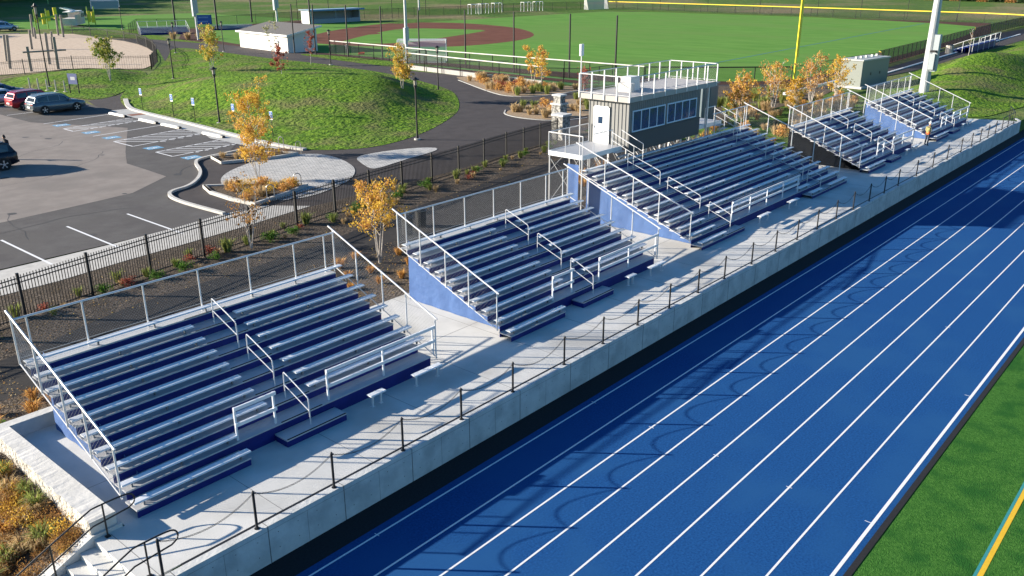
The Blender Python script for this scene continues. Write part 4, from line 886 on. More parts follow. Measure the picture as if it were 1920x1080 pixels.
mesh_fence('outfield fence with a bright yellow top rail', [(264,165.6),(261.5,128),(258.3,90),(252,42),(247,31),(244,20)], 2.5, SCREENL, YB, rtop=.14, spacing=6.5)
mesh_fence('tall dark fence beyond the yellow railed outfield fence', [(268,165),(266,128),(263,90),(258,50)], 6.5, mesh_screen('faint_mesh', (.02,.02,.02), .10), spacing=16, pr_=.07)
mesh_fence('black fence behind the ball field on the left', [(264,166),(232,178),(205,176),(172,180),(150,186),(118,178)], 2.6, SCREEN, spacing=6)
mesh_fence('far black fence in front of the second field', [(118,178),(104,190),(93,172)], 2.2, SCREEN, spacing=5)
# netting poles
np0 = MB(); np0.tube([(0,0,0),(0,0,7.8)], .12, 8, .10); npo = tag(np0.build('netting_pole', BLACK), 'x', 'pole')
nl = ['right of the white shed, first of the row','beside the small red tree by the shed','second black pole right of the red tree','between the dugout and the soccer goal','behind the white soccer goal','right of the soccer goal over the infield clay','standing before the tip of the infield clay','left of the two yellow birches in the bed','nearest the press box antenna']
for i, (x, y) in enumerate([(88.8,107.4),(89.3,102.4),(90.9,96.1),(90.9,87.9),(90.1,78.8),(90.3,69.7),(90.3,60.8),(90.4,51.6),(90.6,44.7)]):
    o = npo if i == 0 else copy_tree(npo); o.location = (x,y,0); o['label'] = 'tall black netting pole '+nl[i]; o['group'] = 'tall black netting poles along the ball field'
np1 = MB(); np1.tube([(0,0,0),(0,0,16)], .22, 8, .18); n1 = tag(np1.build('net_post', BLACK), 'x', 'pole')
for i, (x, y, lb) in enumerate(((114,190.4,'thick black post beyond the small stands at top left'),(137,192.4,'thick black post on the far field between the two light poles'),(141,172.5,'thick black post at the left end of the dugout'),(113,170,'thick black post just behind the blue banner'))):
    o = n1 if i == 0 else copy_tree(n1); o.location = (x,y,0); o['label'] = lb; o['group'] = 'thick black posts far across the fields'
np2 = MB(); np2.tube([(0,0,0),(0,0,9)], .08, 6); n2 = tag(np2.build('net_post', BLACK), 'x', 'pole')
k = 0
for (x, y) in ((165,182),(172,176),(180,179),(190,181),(200,176),(212,178),(224,180),(150,190),(156,184)):
    o = n2 if k == 0 else copy_tree(n2); k += 1; o.location = (x,y,0); o['label'] = 'thin black fence post among the far backstop netting behind the ball field'; o['group'] = 'thin black posts of the far backstop'
# floodlight poles
def flood(label, x, y, H, r, cabs, loc_z=0):
    t = empty('floodlight_pole', label, 'light pole', (x,y,loc_z)); b = MB(); b.tube([(0,0,0),(0,0,H)], r, 16, r*.62); b.build('pole', POLEM, t)
    for (dx,dy,z0,z1,w_,d_) in cabs: b = MB(); b.box(dx-w_/2,dx+w_/2,dy-d_/2,dy+d_/2,z0,z1); b.build('ballast_box', CAB, t)
    return t
t = flood('thick grey light pole with ballast boxes rising behind the farthest bleacher', 99.3, 11.2, 18, .50, [(-.35,-.45,3.1,4.7,.5,.5),(.5,-.45,3.1,4.6,.55,.5),(0,-.62,2.9,6.6,.75,.5)])
b = MB(); b.tube([(-1.3,-.5,4.95),(1.3,-.5,4.95)], .05, 6)
for x in (-1.2,-.8,.9,1.3): b.box(x-.2,x+.2,-.9,-.4,4.9,5.08)
b.build('camera_arm', BLACK, t)
flood('tall grey light pole with two boxes rising behind the soccer goal', 91.4, 82.9, 20, .24, [(-.3,-.1,2.6,4.9,.35,.4),(.3,.1,3.0,5.0,.35,.4)])
flood('grey light pole with dark boxes above the white shed roof', 128, 168, 20, .26, [(-.3,0,4,8,.7,.6),(.3,0,4.5,8,.6,.6)])
flood('grey light pole with boxes at top left behind the pale green tree', 94.3, 146.5, 20, .24, [(-.3,0,4.5,8,.55,.5),(.3,0,5,8,.5,.5)])
flood('thin light pole standing at the top edge near the middle of the far fence', 210, 205, 24, .3, [(0,0,5,9,.8,.6)])
# foul pole
t = empty('foul_pole', 'bright yellow foul pole with a narrow mesh wing', 'pole', (101.6,26.6,0))
b = MB(); b.tube([(0,0,0),(0,0,13)], .10, 8); b.build('pole', YEL, t); b = MB(); b.box(.08,.62,-.02,.02,3.2,13); b.build('wing', mat('yellow_mesh', (.62,.62,.05), .7), t)
# white shed and dugouts
t = empty('white_shed', 'white flat-roofed shed beside the ball field path', 'shed', (88.4,108.6,0), R(84.5)); b = MB(); n = len(b.v); P = [(0,0),(17,0),(17,-5.6),(0,-5.6)]; b.v += [(p[0],p[1],0) for p in P]+[(p[0],p[1],2.75-p[1]*.2) for p in P]
for q in ((3,2,1,0),(4,5,6,7),(0,1,5,4),(1,2,6,5),(2,3,7,6),(3,0,4,7)): b.face(*q)
b.build('wall', mat('white_siding', (.66,.64,.60), .6), t)
t.rotation_euler = (0,0,R(83.8))
b = MB(); n = len(b.v); P = [(-.5,.35,2.76),(17.5,.35,2.76),(17.5,-6.4,4.1),(-.5,-6.4,4.1)]; b.v += P+[(p[0],p[1],p[2]+.12) for p in P]
for q in ((3,2,1,0),(4,5,6,7),(0,1,5,4),(1,2,6,5),(2,3,7,6),(3,0,4,7)): b.face(*q)
b.build('roof', ROOFS, t)
b = MB(); b.box(-.55,17.55,.35,.42,2.62,2.90); b.build('fascia', WHITE, t); b = MB(); b.poly([(-.57,.42,2.62),(-.57,.42,2.90),(-.57,-6.4,4.24),(-.57,-6.4,3.96)]); b.poly([(-.52,.42,2.62),(-.52,-6.4,3.96),(-.52,-6.4,4.24),(-.52,.42,2.90)]); b.build('fascia', WHITE, t)
t = empty('dugout', 'open-fronted dugout with a pale blue roof edge across the infield', 'dugout', (142,173.5,0), R(-1)); b = MB(); b.box(0,16,3.2,3.4,0,3.2); b.box(0,.3,0,3.4,0,3.2); b.box(15.7,16,0,3.4,0,3.2); b.box(7.9,8.1,0,.2,0,3.2); b.box(0,16,-.05,0,0,1.1); b.build('wall', mat('dugout_grey', (.30,.33,.35), .7), t)
b = MB(); b.box(-.8,16.8,-1,4,3.3,3.45); b.build('roof', mat('pale_blue_roof', (.30,.42,.52), .5), t); b = MB(); b.box(-.85,16.85,-1.05,-1,3.1,3.5); b.build('fascia', mat('blue_fascia', (.10,.24,.42), .5), t); b = MB(); b.box(-.3,0,-.3,3.6,0,3.1); b.build('end_wall', WHITE, t)
# soccer goals
def goal(label, loc, rz, W=7.3, H=2.44, s=1.0, m_=None, d=2.2):
    t = empty('soccer_goal', label, 'goal', loc, rz); b = MB(); b.tube([(0,0,0),(0,0,H),(0,W,H),(0,W,0)], .10, 8); b.build('goal_frame', m_ or WHITE, t)
    b = MB(); b.tube([(0,0,H),(-.9,0,H),(-d,0,0),(0,0,0)], .035, 6); b.tube([(0,W,H),(-.9,W,H),(-d,W,0),(0,W,0)], .035, 6); b.tube([(-d,0,0),(-d,W,0)], .035, 6); b.build('back_stays', m_ or WHITE, t)
    b = MB(); b.quad((-.9,0,H),(-.9,W,H),(-d,W,0),(-d,0,0)); b.quad((0,0,H),(0,W,H),(-.9,W,H-.15),(-.9,0,H-.15)); b.poly([(0,0,H),(-.9,0,H),(-d,0,0),(0,0,0)]); b.poly([(0,W,H),(-.9,W,H),(-d,W,0),(0,W,0)]); b.build('net', NET, t); return t
goal('white soccer goal with a net parked by the light pole', (96.4,79.5,0), R(40.5), 7.3, 3.1, d=3.4)
goal('small white goal beyond the outfield near the yellow rail', (262,166,0), R(75), 9, 4.2)
goal('white goal frame on the shaded far field at the top left', (152,296,0), R(60), 9, 3.2)
fg = [(206,174),(211,174.5),(219,176),(231,173.8),(237,173.6)]
for i, (x, y) in enumerate(fg):
    t = empty('hurdle_frame', ['pale steel practice frame, leftmost beyond the infield','pale steel practice frame next to the leftmost one','pale steel practice frame with a slanting stay','pale steel cage frame right of the long pale bench','pale steel cage frame nearest the small far goal'][i], 'frame', (x,y,0), R(80))
    b = MB(); b.tube([(0,0,0),(0,0,3.0),(0,3.0,3.0),(0,3.0,0)], .1, 6); b.tube([(1.6,0,0),(1.6,0,3.0),(1.6,3.0,3.0),(1.6,3.0,0)], .1, 6); b.tube([(0,0,3),(1.6,0,3)], .08, 6); b.tube([(0,3,3),(1.6,3,3)], .08, 6); b.build('frame', GALV, t)
# far goalpost, small stands, banner
t = empty('goalpost', 'green yellow football goalpost on the shaded far field', 'goalpost', (149,347,0), R(60)); b = MB(); b.tube(smooth_line3([(0,0,0),(0,0,3.2),(1.6,0,4.4)]), .18, 6); b.tube([(1.6,-4,9),(1.6,-4,4.4),(1.6,4,4.4),(1.6,4,9)], .14, 6); b.build('goalpost_frame', mat('goal_green', (.30,.50,.15), .6), t)
def small_stand(label, loc, rz, rows=5, W=8, m_=BLUEP, rail=True):
    t = empty('small_stand', label, 'stand', loc, rz)
    for k in range(rows): b = MB(); b.box(0,W,k*.6,k*.6+.5,.2+k*.22,.25+k*.22); b.box(0,W,k*.6+.02,k*.6+.04,0,.2+k*.22); b.build('footboard', m_, t); b = MB(); b.box(0,W,k*.6+.1,k*.6+.32,.42+k*.22,.48+k*.22); b.build('seat', ALU, t)
    if rail:
        b = MB(); y = rows*.6; z = rows*.22+.3
        b.tube([(0,y,z+1),(W,y,z+1)], .04); b.tube([(0,0,1.2),(0,y,z+1)], .04); b.tube([(W,0,1.2),(W,y,z+1)], .04)
        for i in range(6): b.tube([(W*i/5,y,0),(W*i/5,y,z+1)], .035)
        for x in (0,W): b.tube([(x,0,0),(x,0,1.2)], .035); b.tube([(x,y/2,0),(x,y/2,(z+2.2)/2)], .035)
        b.build('rail', GALV, t)
    return t
small_stand('small blue stand beyond the playground path', (93.5,168,0), R(-20), W=10, rows=6)
small_stand('small blue stand beside the blue banner', (112,170.5,0), R(-30), rows=4, W=9, rail=False)
small_stand('small stand seen from behind beside the path at the far right', (179,25.0,0), R(181), rows=5, W=19)
t = empty('blue_banner', 'blue banner with pale lettering hung on a frame above the small blue stand', 'banner', (112,174,1.0), R(-35)); b = MB(); b.box(-1.9,1.9,-.05,.05,.2,2.3); b.build('panel', mat('banner_blue', (.02,.10,.36), .6), t)
b = MB()
for r_, (z, L_) in enumerate(((1.75,2.2),(.8,2.7))):
    x = -L_/2
    for k in range(9):
        w_ = .12+.12*((k*7+r_*3) % 4)/3; b.box(x,x+w_,-.07,-.055,z-.16,z+.18); x += w_+.08
b.build('pale_lettering', mat('banner_pale', (.20,.34,.58), .6), t)
b = MB()
for x in (-1.8,1.8): b.tube([(x,0,-1.0),(x,0,2.4)], .07)
b.build('frame', BLACK, t)
# cabinets, drums, boards, bins
t = empty('electrical_cabinet', 'large pale grey electrical cabinet on a pad behind the orange trees', 'cabinet', (106.0,20.2,0), R(-6))
b = MB(); b.box(-3.2,4.4,-1.6,1.6,0,.25); b.build('pad', KERB, t); b = MB(); b.box(-2.9,3.9,-1.3,1.3,.25,3.1); b.build('body', mat('cabinet_green_grey', (.20,.22,.195), .5), t); b = MB(); b.box(-3.0,4.0,-1.4,1.4,3.1,3.25)
for x in (-2,-.8,.5,2,3.2): b.box(x-.12,x+.12,-.12,.12,3.25,3.5)
b.build('lid', mat('cabinet_lid', (.40,.42,.40), .5), t); b = MB()
for x in (-.6,1.7): b.box(x-.1,x+.1,-1.33,-1.3,1.4,1.7)
b.build('latch', BLACK, t)
def drum(x, y, lb, H=1.15, r=.42): 
    t = empty('litter_bin', lb, 'bin', (x,y,0)); b = MB(); b.tube([(0,0,0),(0,0,H)], r, 12); b.build('body', mat('bin_grey', (.30,.28,.25), .6, 0, (.38,.35,.31), 4), t); b = MB(); b.tube([(0,0,H),(0,0,H+.06)], r*1.08, 12, r*.7); b.build('lid', BLACK, t)
drum(86.9,20.0,'round grey litter bin among the orange trees'); drum(157.6,24.5,'round grey bin beside the small stand at the far right', 1.3, .6)
for x, y, lb in ((30.75,16.4,'black litter bin on the walk behind the second bleacher, farther of the pair'),(29.3,15.9,'black litter bin on the walk behind the second bleacher, nearer of the pair')):
    t = empty('litter_bin', lb, 'bin', (x,y,0)); b = MB(); b.tube([(0,0,0),(0,0,.85)], .27, 12, .30); b.build('body', BLACK, t); b = MB(); b.tube([(0,0,.95),(0,0,1.0),(0,0,1.06)], .33, 14, .14); b.tube([(.25,0,.85),(.25,0,.96)],.02,4); b.tube([(-.25,0,.85),(-.25,0,.96)],.02,4); b.build('lid', BLACK, t)
t = empty('long_beam', 'long pale beam resting on supports behind the orange trees', 'beam', (85.5,20.6,0)); b = MB(); b.box(0,15,-.15,.15,1.0,1.25); b.build('beam', GALV, t); b = MB()
for x in (1.2,13.5): b.box(x-.1,x+.1,-.2,.2,0,1.0)
b.build('support', WOODP, t)
# ================================================ PLAYGROUND
pz = [(48.5,118.2,4.6,.05,-.10),(52.5,130.0,3.9,.04,-.08),(49,112.3,3.3,0,-.02),(54.7,120.2,4.5,.02,-.05),(52.6,112.3,4.4,.0,-.06),(63.9,149.4,3.3,.0,-.10),(66.3,146.5,3.0,0,-.12),(76.8,181,4.5,0,-.10),(75,175.4,2.2,0,-.1),(80.3,174.8,4.4,0,-.06),(81.9,181,4.3,0,-.10)]
pl = ['pair of leaning timber posts at the left edge','farther post of the leaning pair at the left','short timber post joined by a crossbar, nearest the fence on the left','timber post in the middle of the crossbar','tall timber post at the right end of the crossbar','timber post behind the short crossbar post','slanting timber post behind the middle of the crossbar','tall post left of the yellow panels','stub post beside the tall one at the far rim','thin post just right of the yellow panels','tall post before the yellow panels']
for (x,y,h,a,c), lb in zip(pz, pl):
    b = MB(); b.tube([(0,0,-.2),(a*h,c*h*1.2,h)], .21, 8, .19); tag(b.build('timber_post', WOODP, None, (x,y,0)), lb.replace('pair of leaning timber posts','nearer leaning timber post')+' of the playground', 'post', 'weathered timber playground posts')
b = MB(); b.tube([(48.2,112.0,2.6),(54.2,112.6,2.5)], .11, 6); tag(b.build('crossbar', WOODP), 'horizontal timber crossbar joining the nearer playground posts', 'beam')
t = empty('toy_fire_engine', 'white and grey play structure shaped like a vehicle with dark windows', 'play structure', (99,212,0), R(55)); b = MB(); b.box(-5,2,-1.5,1.5,.4,2.0); b.box(2,6,-1.5,1.5,.4,3.3); b.box(-5,2,-1.55,-1.45,2.0,2.8); b.build('body', mat('play_white', (.55,.53,.52), .6, 0, (.42,.40,.40), .6), t)
b = MB(); b.box(2.4,3.6,-1.54,-1.5,2.0,2.9); b.box(4.2,5.4,-1.54,-1.5,2.0,2.9); b.build('window', BLACK, t); b = MB(); b.box(-5,5.5,-1.2,1.2,3.4,3.55); b.tube([(-8,0,4.6),(3,0,3.6)], .2, 4); b.tube([(-8,.9,4.6),(3,.9,3.6)], .2, 4); b.build('ladder', WHITE, t)
t = empty('yellow_play_panels', 'row of bright yellow play panels at the far side of the playground', 'play structure', (92,205,0), R(20))
for x, z0, z1 in ((-6,1.6,4.0),(-4,1.2,3.6),(-2.6,1.8,4.2),(-.5,2.2,4.8),(9.5,1.0,3.6),(10.8,.8,3.4)): b = MB(); b.box(x,x+.9,-.1,.1,z0,z1); b.build('panel', YEL, t)
b = MB()
for x in (-6,-2.6,.4,9.6,11.7): b.tube([(x,0,0),(x,0,4.6)], .12, 6)
b.tube([(-6,0,2.4),(.4,0,2.9)], .25, 6); b.build('frame', mat('lime_frame', (.35,.50,.05), .6), t)
# ================================================ PEOPLE
def person(label, loc, rz, joints, radii, edges, skin_parts):
    t = None; me = bpy.data.meshes.new('person'); me.from_pydata(joints, edges, []); o = bpy.data.objects.new('person', me); col.objects.link(o)
    md = o.modifiers.new('skin', 'SKIN'); me.skin_vertices.new() if not me.skin_vertices else None
    for i, r in enumerate(radii): me.skin_vertices[0].data[i].radius = r
    me.skin_vertices[0].data[0].use_root = True
    sb = o.modifiers.new('sub', 'SUBSURF'); sb.levels = 1; sb.render_levels = 1
    dg = bpy.context.evaluated_depsgraph_get(); m2 = bpy.data.meshes.new_from_object(o.evaluated_get(dg)); o.modifiers.clear(); o.data = m2
    mats_ = skin_parts
    for q in mats_['mats']: m2.materials.append(q)
    for p in m2.polygons: p.material_index = mats_['f'](p.center); p.use_smooth = True
    o.location = loc; o.rotation_euler = (0,0,rz); return tag(o, label, 'person')
SK = mat('skin', (.42,.24,.16), .6); JEAN = mat('grey_trousers', (.05,.06,.08), .9); HIV = mat('olive_vest', (.22,.20,.08), .8, 0, (.40,.36,.12), 6, world=False); ORG = mat('orange_vest_hem', (.85,.13,.02), .6); SLV = mat('grey_sleeves', (.28,.28,.28), .8)
J = [(0,0,.96),(0,.0,1.15),(.02,0,1.38),(.05,0,1.50),(.10,0,1.62),(.13,0,1.72),  # pelvis spine neck head
     (0,.10,.90),(.04,.12,.50),(-.02,.13,.09),(.14,.13,.04),(0,-.10,.90),(-.02,-.12,.50),(-.08,-.13,.09),(.08,-.14,.04),
     (.0,.20,1.42),(.02,.26,1.14),(.22,.16,1.08),(.30,.12,1.10),(.0,-.20,1.42),(.02,-.26,1.14),(.22,-.14,1.10),(.30,-.09,1.12)]
for i_, (s_y, base) in enumerate(((.12,17),(-.09,21))):
    for k in range(4): J.append((.37-.01*abs(k-1), s_y+(k-1.5)*.022, 1.11)); J.append((.40, s_y+(k-1.5)*.020, 1.075))
    J.append((.33, s_y+(.05 if s_y < 0 else -.05), 1.13))
Ed = [(0,1),(1,2),(2,3),(3,4),(4,5),(0,6),(6,7),(7,8),(8,9),(0,10),(10,11),(11,12),(12,13),(2,14),(14,15),(15,16),(16,17),(2,18),(18,19),(19,20),(20,21)]
Rd = [(.15,.17),(.14,.16),(.15,.17),(.06,.06),(.10,.095),(.08,.08),(.095,.095),(.07,.07),(.05,.05),(.045,.035),(.095,.095),(.07,.07),(.05,.05),(.045,.035),(.065,.065),(.05,.05),(.04,.04),(.035,.02),(.065,.065),(.05,.05),(.04,.04),(.035,.02)]
idx = 22
for base in (17, 21):
    for k in range(4): Ed += [(base, idx), (idx, idx+1)]; Rd += [(.010,.009),(.008,.008)]; idx += 2
    Ed.append((base, idx)); Rd.append((.011,.010)); idx += 1
def fm(c):
    if c.x > .27 and c.z < 1.2: return 4
    if c.z > 1.50: return 4
    if c.z < .92: return 0
    if abs(c.y) > .22 or c.x > .16: return 3
    return 1 if c.z > 1.08 else 2
wk = person('worker in a white hard hat and olive and orange vest looking down on the platform', (72.1,2.8,0), R(-20), J, Rd, Ed, {'mats':[JEAN,HIV,ORG,SLV,SK],'f':fm})
b = MB(); b.tube([(.12,0,1.74),(.12,0,1.76)], .15, 14); b.tube([(.12,0,1.76),(.12,0,1.82),(.12,0,1.87)], .125, 14, .05); b.build('hard_hat', WHITE, wk, smooth=True)
DK = mat('dark_coat', (.012,.012,.016), .8); HAIR = mat('dark_hair', (.03,.02,.015), .7)
def fm2(c): return 1 if c.z > 1.50 else (0 if not (c.x > .27 and c.z < 1.2) else 1)
p2 = person('person in dark clothes leaning behind the black car at the left edge', (23.4,52.0,0), R(200), J, Rd, Ed, {'mats':[DK,SK],'f':fm2}); b = MB(); b.tube([(.06,0,1.62),(.07,0,1.72),(.10,0,1.82)], .12, 10, .08); b.build('hair', HAIR, p2, smooth=True)
p3 = person('distant person in dark grey clothes standing behind the field fence', (93.4,99.5,0), R(30), J, Rd, Ed, {'mats':[mat('grey_clothes', (.08,.09,.11), .8),SK],'f':fm2}); b = MB(); b.tube([(.06,0,1.62),(.07,0,1.72),(.10,0,1.82)], .12, 10, .08); b.build('hair', HAIR, p3, smooth=True)
b = MB(); b.tube([(94.2,97.6,.05),(95.0,97.0,.09)], .3, 6); tag(b.build('floor_marker', mat('orange_rubber', (.8,.10,.03), .6)), 'small orange marker lying on the bullpen floor', 'marker')
# ================================================ PLANTS
def leaf_quads(b, rnd, cx, cy, cz, rx, ry, rz, n, s):
    for _ in range(n):
        while True:
            x, y, z = rnd.uniform(-1,1), rnd.uniform(-1,1), rnd.uniform(-1,1)
            if x*x+y*y+z*z <= 1: break
        p = Vector((cx+x*rx, cy+y*ry, cz+z*rz)); e = Euler((rnd.uniform(0,6.3), rnd.uniform(0,6.3), rnd.uniform(0,6.3))).to_matrix()
        q = s*rnd.uniform(.6,1.35); u_, v_ = e @ Vector((q,0,0)), e @ Vector((0,q*.62,0))
        b.quad(p-u_, p-v_, p+u_, p+v_)
def tree(name, label, cat, x, y, h, leaf, seed, group=None, stems=3, crown=(.9,.9), z0=.25, ls=.075, n=1500, bark=None, clumps=34, z=0.0, sparse=.55, lean=.16, leaf2=None):
    rnd = random.Random(seed); t = empty(name, label, cat, (x,y,z), group=group); bk = bark or BARK; b = MB(); c = MB(); tips = []
    for s in range(stems):
        a = 6.28*s/stems+rnd.uniform(-.5,.5); sp = (lean if stems > 1 else .02)*h*rnd.uniform(.6,1.2); hh = h*rnd.uniform(.82,1.0)
        P = [(math.cos(a)*sp*(k/5)**.8*.9+rnd.uniform(-.03,.03), math.sin(a)*sp*(k/5)**.8*.9+rnd.uniform(-.03,.03), hh*k/5) for k in range(6)]
        b.tube(P, .0075*h+.008, 6, .005)
        for k in range(11):
            f_ = rnd.uniform(z0, .97); i = int(f_*5); q = Vector(P[i]).lerp(Vector(P[min(5,i+1)]), f_*5-i); a2 = rnd.uniform(0,6.28)
            L_ = h*crown[0]*.30*(1-.55*f_)*rnd.uniform(.6,1.2); e = q+Vector((math.cos(a2)*L_, math.sin(a2)*L_, L_*.75)); b.tube([q, q.lerp(e,.5)+Vector((0,0,.03)), e], .008+.002*h, 4, .003, caps=False); tips.append((q,e))
        tips.append((Vector(P[3]), Vector(P[5])))
    n = int(n*.85); clumps = int(clumps*2.1); ls *= .86
    for k in range(clumps):
        q, e = rnd.choice(tips); p = q.lerp(e, rnd.uniform(.25,1.1)); r = h*.052*rnd.uniform(.4,1.6)*crown[1]
        leaf_quads(c, rnd, p.x, p.y, p.z, r, r, r*.8, int(n/clumps*rnd.uniform(.5,1.4)), ls)
    leaf_quads(c, rnd, 0, 0, h*(.5+min(z0,.6)/2), h*.2*crown[0], h*.2*crown[0], h*(.5-min(z0,.6)/2), int(n*.16), ls)
    b.build('trunk', bk, t); c.build('crown', leaf, t)
    if leaf2:
        c = MB()
        for k in range(clumps//2): q, e = rnd.choice(tips); p = q.lerp(e, rnd.uniform(.4,1.1)); r = h*.055*rnd.uniform(.5,1.4); leaf_quads(c, rnd, p.x, p.y, p.z, r, r, r, int(n/clumps*.9)+1, ls)
        c.build('second_foliage', leaf2, t)
    return t
tree('birch_tree','tall golden birch in the planter beside the disabled parking signs','tree',35.9,39.4,5.4,LY,11,stems=3,crown=(1.15,1.2),n=4200,clumps=60,ls=.07)
tree('birch_tree','golden birch leaning over the paved plaza below the taller one','tree',31.2,32.2,4.0,LY,12,stems=3,crown=(1.2,1.3),n=2800,clumps=45,ls=.065,leaf2=LO)
tree('birch_tree','small bright yellow birch between the first and second bleachers','tree',25.2,13.4,4.0,LY,13,stems=4,crown=(1.15,1.15),n=3000,clumps=50,ls=.055,leaf2=LO,z0=.38)
tree('young_tree','thin bare-stemmed young tree with bronze leaves against the black fence','tree',22.6,20.0,3.6,LBR,14,stems=3,crown=(1.2,.9),n=900,clumps=24,ls=.055)
tree('bushy_tree','bushy olive and yellow tree on the small lawn beside the notice board','tree',48.6,88.4,4.6,LG,15,stems=5,crown=(1.35,1.35),n=2600,clumps=50,ls=.11,z=.6,leaf2=LSG)
tree('birch_tree','pale yellow-green birch on the lawn in front of the light pole','tree',63.2,90.3,6.4,LG,16,stems=3,crown=(.95,1.0),n=2200,clumps=46,ls=.11,leaf2=LY)
tree('birch_tree','nearly bare pale young tree in front of the white shed','tree',80.6,101.5,5.4,LP,17,stems=2,crown=(.8,.8),n=750,clumps=26,ls=.10)
tree('red_tree','small dark red tree on the crest of the grass mound','tree',56.1,64.5,4.0,LR,18,stems=1,crown=(1.1,.9),n=900,clumps=20,ls=.10,z=1.6,bark=BARK)
tree('red_tree','small dark red tree on the verge right of the white shed','tree',78.6,89.5,5.0,LR,19,stems=1,crown=(.9,.8),n=900,clumps=20,ls=.11)
tree('birch_tree','bright yellow birch on the right shoulder of the grass mound','tree',61.8,51.6,5.0,LY,20,stems=4,crown=(1.15,1.15),n=3000,clumps=52,ls=.085,z=.9,leaf2=LG)
tree('birch_tree','slim yellow birch in the tan bed before the bullpen, left of its pair','tree',80.2,49.2,4.6,LY,21,stems=2,crown=(.8,.9),n=1100,clumps=26,ls=.09,leaf2=LO)
tree('birch_tree','slim yellow birch in the tan bed before the bullpen, right of its pair','tree',79.6,47.4,4.6,LY,22,stems=2,crown=(.8,.9),n=1100,clumps=26,ls=.09,leaf2=LO)
tree('red_tree','thin dark red tree just left of the press box roof','tree',73.0,36.6,4.4,LR,23,stems=1,crown=(.9,.8),n=700,clumps=18,ls=.09)
go = 'orange birches behind the far bleachers'
for i, (x, y, h, lb) in enumerate(((73.5,19.6,3.6,'low orange birch directly behind the middle stand, leftmost of the group'),(76.6,20.8,3.9,'orange birch right of the dark grey cabinet'),(79.2,18.8,4.9,'tall thin orange birch in the middle of the group'),(82.2,18.0,3.2,'small orange birch before the grey litter bin'),(85.6,17.8,4.9,'bright golden birch left of the pale electrical cabinet'),(91.0,17.4,4.5,'golden orange birch overlapping the pale electrical cabinet'))):
    tree('birch_tree', lb, 'tree', x, y, h, LO if i % 2 == 0 or i == 1 else LY, 30+i, go, stems=4, crown=(1.35,1.2), n=1700, clumps=44, ls=.08, leaf2=LY if i != 4 else LO, z0=.2)
tree('young_tree','bare sapling on the bald patch of the grass mound at the far right','tree',141,17.5,4.5,LO,40,stems=1,n=30,clumps=3,z=1.2)
# grass tufts
def tuft(name, m_, r, h, n, seed, w_=.012):
    rnd = random.Random(seed); b = MB()
    for _ in range(n):
        a = rnd.uniform(0,6.28); d = rnd.uniform(0,r*.35); L_ = rnd.uniform(.6,1.1)*h; o_ = rnd.uniform(.2,1.0)*r; p0 = Vector((math.cos(a)*d, math.sin(a)*d, 0)); s_ = Vector((-math.sin(a), math.cos(a), 0))*w_
        p1 = p0+Vector((math.cos(a)*o_*.45, math.sin(a)*o_*.45, L_*.75)); p2 = p0+Vector((math.cos(a)*o_, math.sin(a)*o_, L_*rnd.uniform(.55,1.0)))
        b.quad(p0-s_, p0+s_, p1+s_, p1-s_); b.poly([p1-s_, p1+s_, p2])
    return b.build(name, m_)
def shrub(name, m_, r, n, seed, ls=.03, flat=.8):
    rnd = random.Random(seed); t = bpy.data.objects.new(name, None); col.objects.link(t); c = MB()
    for k in range(14):
        a = rnd.uniform(0,6.28); e = rnd.uniform(.1,.75)*r; leaf_quads(c, rnd, math.cos(a)*e, math.sin(a)*e, r*flat*rnd.uniform(.4,1.1), r*.42, r*.42, r*.38, n//14, ls)
    c.build('foliage', m_, t); b = MB()
    for k in range(5): a = rnd.uniform(0,6.28); b.tube([(0,0,0),(math.cos(a)*r*.4, math.sin(a)*r*.4, r*flat*.8)], .01, 4, .004)
    b.build('stem', BARKD, t); return t
protos = {'tan': tuft('grass_tuft', LT, .45, .6, 130, 1), 'orange': tuft('grass_tuft', LOT, .34, .42, 130, 2), 'olive': tuft('grass_tuft', LGD, .40, .62, 120, 3),
 'green': shrub('round_shrub', LSG, .42, 620, 4), 'yellow': shrub('yellow_shrub', LY, .5, 420, 5, .028), 'bronze': shrub('bronze_shrub', LBR, .5, 700, 6, .022), 'red': shrub('red_shrub', LR, .42, 300, 7, .035), 'rust': shrub('orange_shrub', LO, .5, 480, 8, .04)}
desc = {'tan':('dry tan grass tuft','grass tuft'),'orange':('orange dried grass tuft','grass tuft'),'olive':('olive green grass tuft','grass tuft'),'green':('rounded green shrub','shrub'),'yellow':('bright yellow leaved low shrub','shrub'),'bronze':('bronze brown low shrub','shrub'),'red':('dark red leaved shrub','shrub'),'rust':('orange leaved low shrub','shrub')}
first = {}
rp = random.Random(99)
def put(kind, x, y, s, where, z=None):
    p = protos[kind]; o = p if kind not in first else copy_tree(p); first[kind] = 1
    o.location = (x, y, (gz(x,y) if x < 7.2 else 0)+.02 if z is None else z); o.rotation_euler = (0,0,rp.uniform(0,6.28)); s *= rp.uniform(.85,1.15); o.scale = (s, s, s*rp.uniform(.85,1.1))
    o['label'] = desc[kind][0]+' '+where; o['category'] = desc[kind][1]; o['group'] = desc[kind][0]+'s '+where
W1 = 'in the mulch along the black picket fence'
for x, y in ((9.6,19.0),(14.8,19.1),(17.2,19.2),(18.6,19.3),(20.4,19.7),(23.9,20.2),(25.4,20.4),(28.4,21.0),(30.7,21.6),(34.0,21.9),(36.9,22.4),(42.6,23.2),(45.4,23.4),(48.8,24.2),(52.2,24.6)): put('green', x, y, rp.uniform(.8,1.15), W1)
for k in range(34): x = 7+k*1.42+rp.uniform(-.5,.5); put('olive', x, 17.7+(x-7)*.145+rp.uniform(-.9,.7)+.6, rp.uniform(.6,1.2), W1)
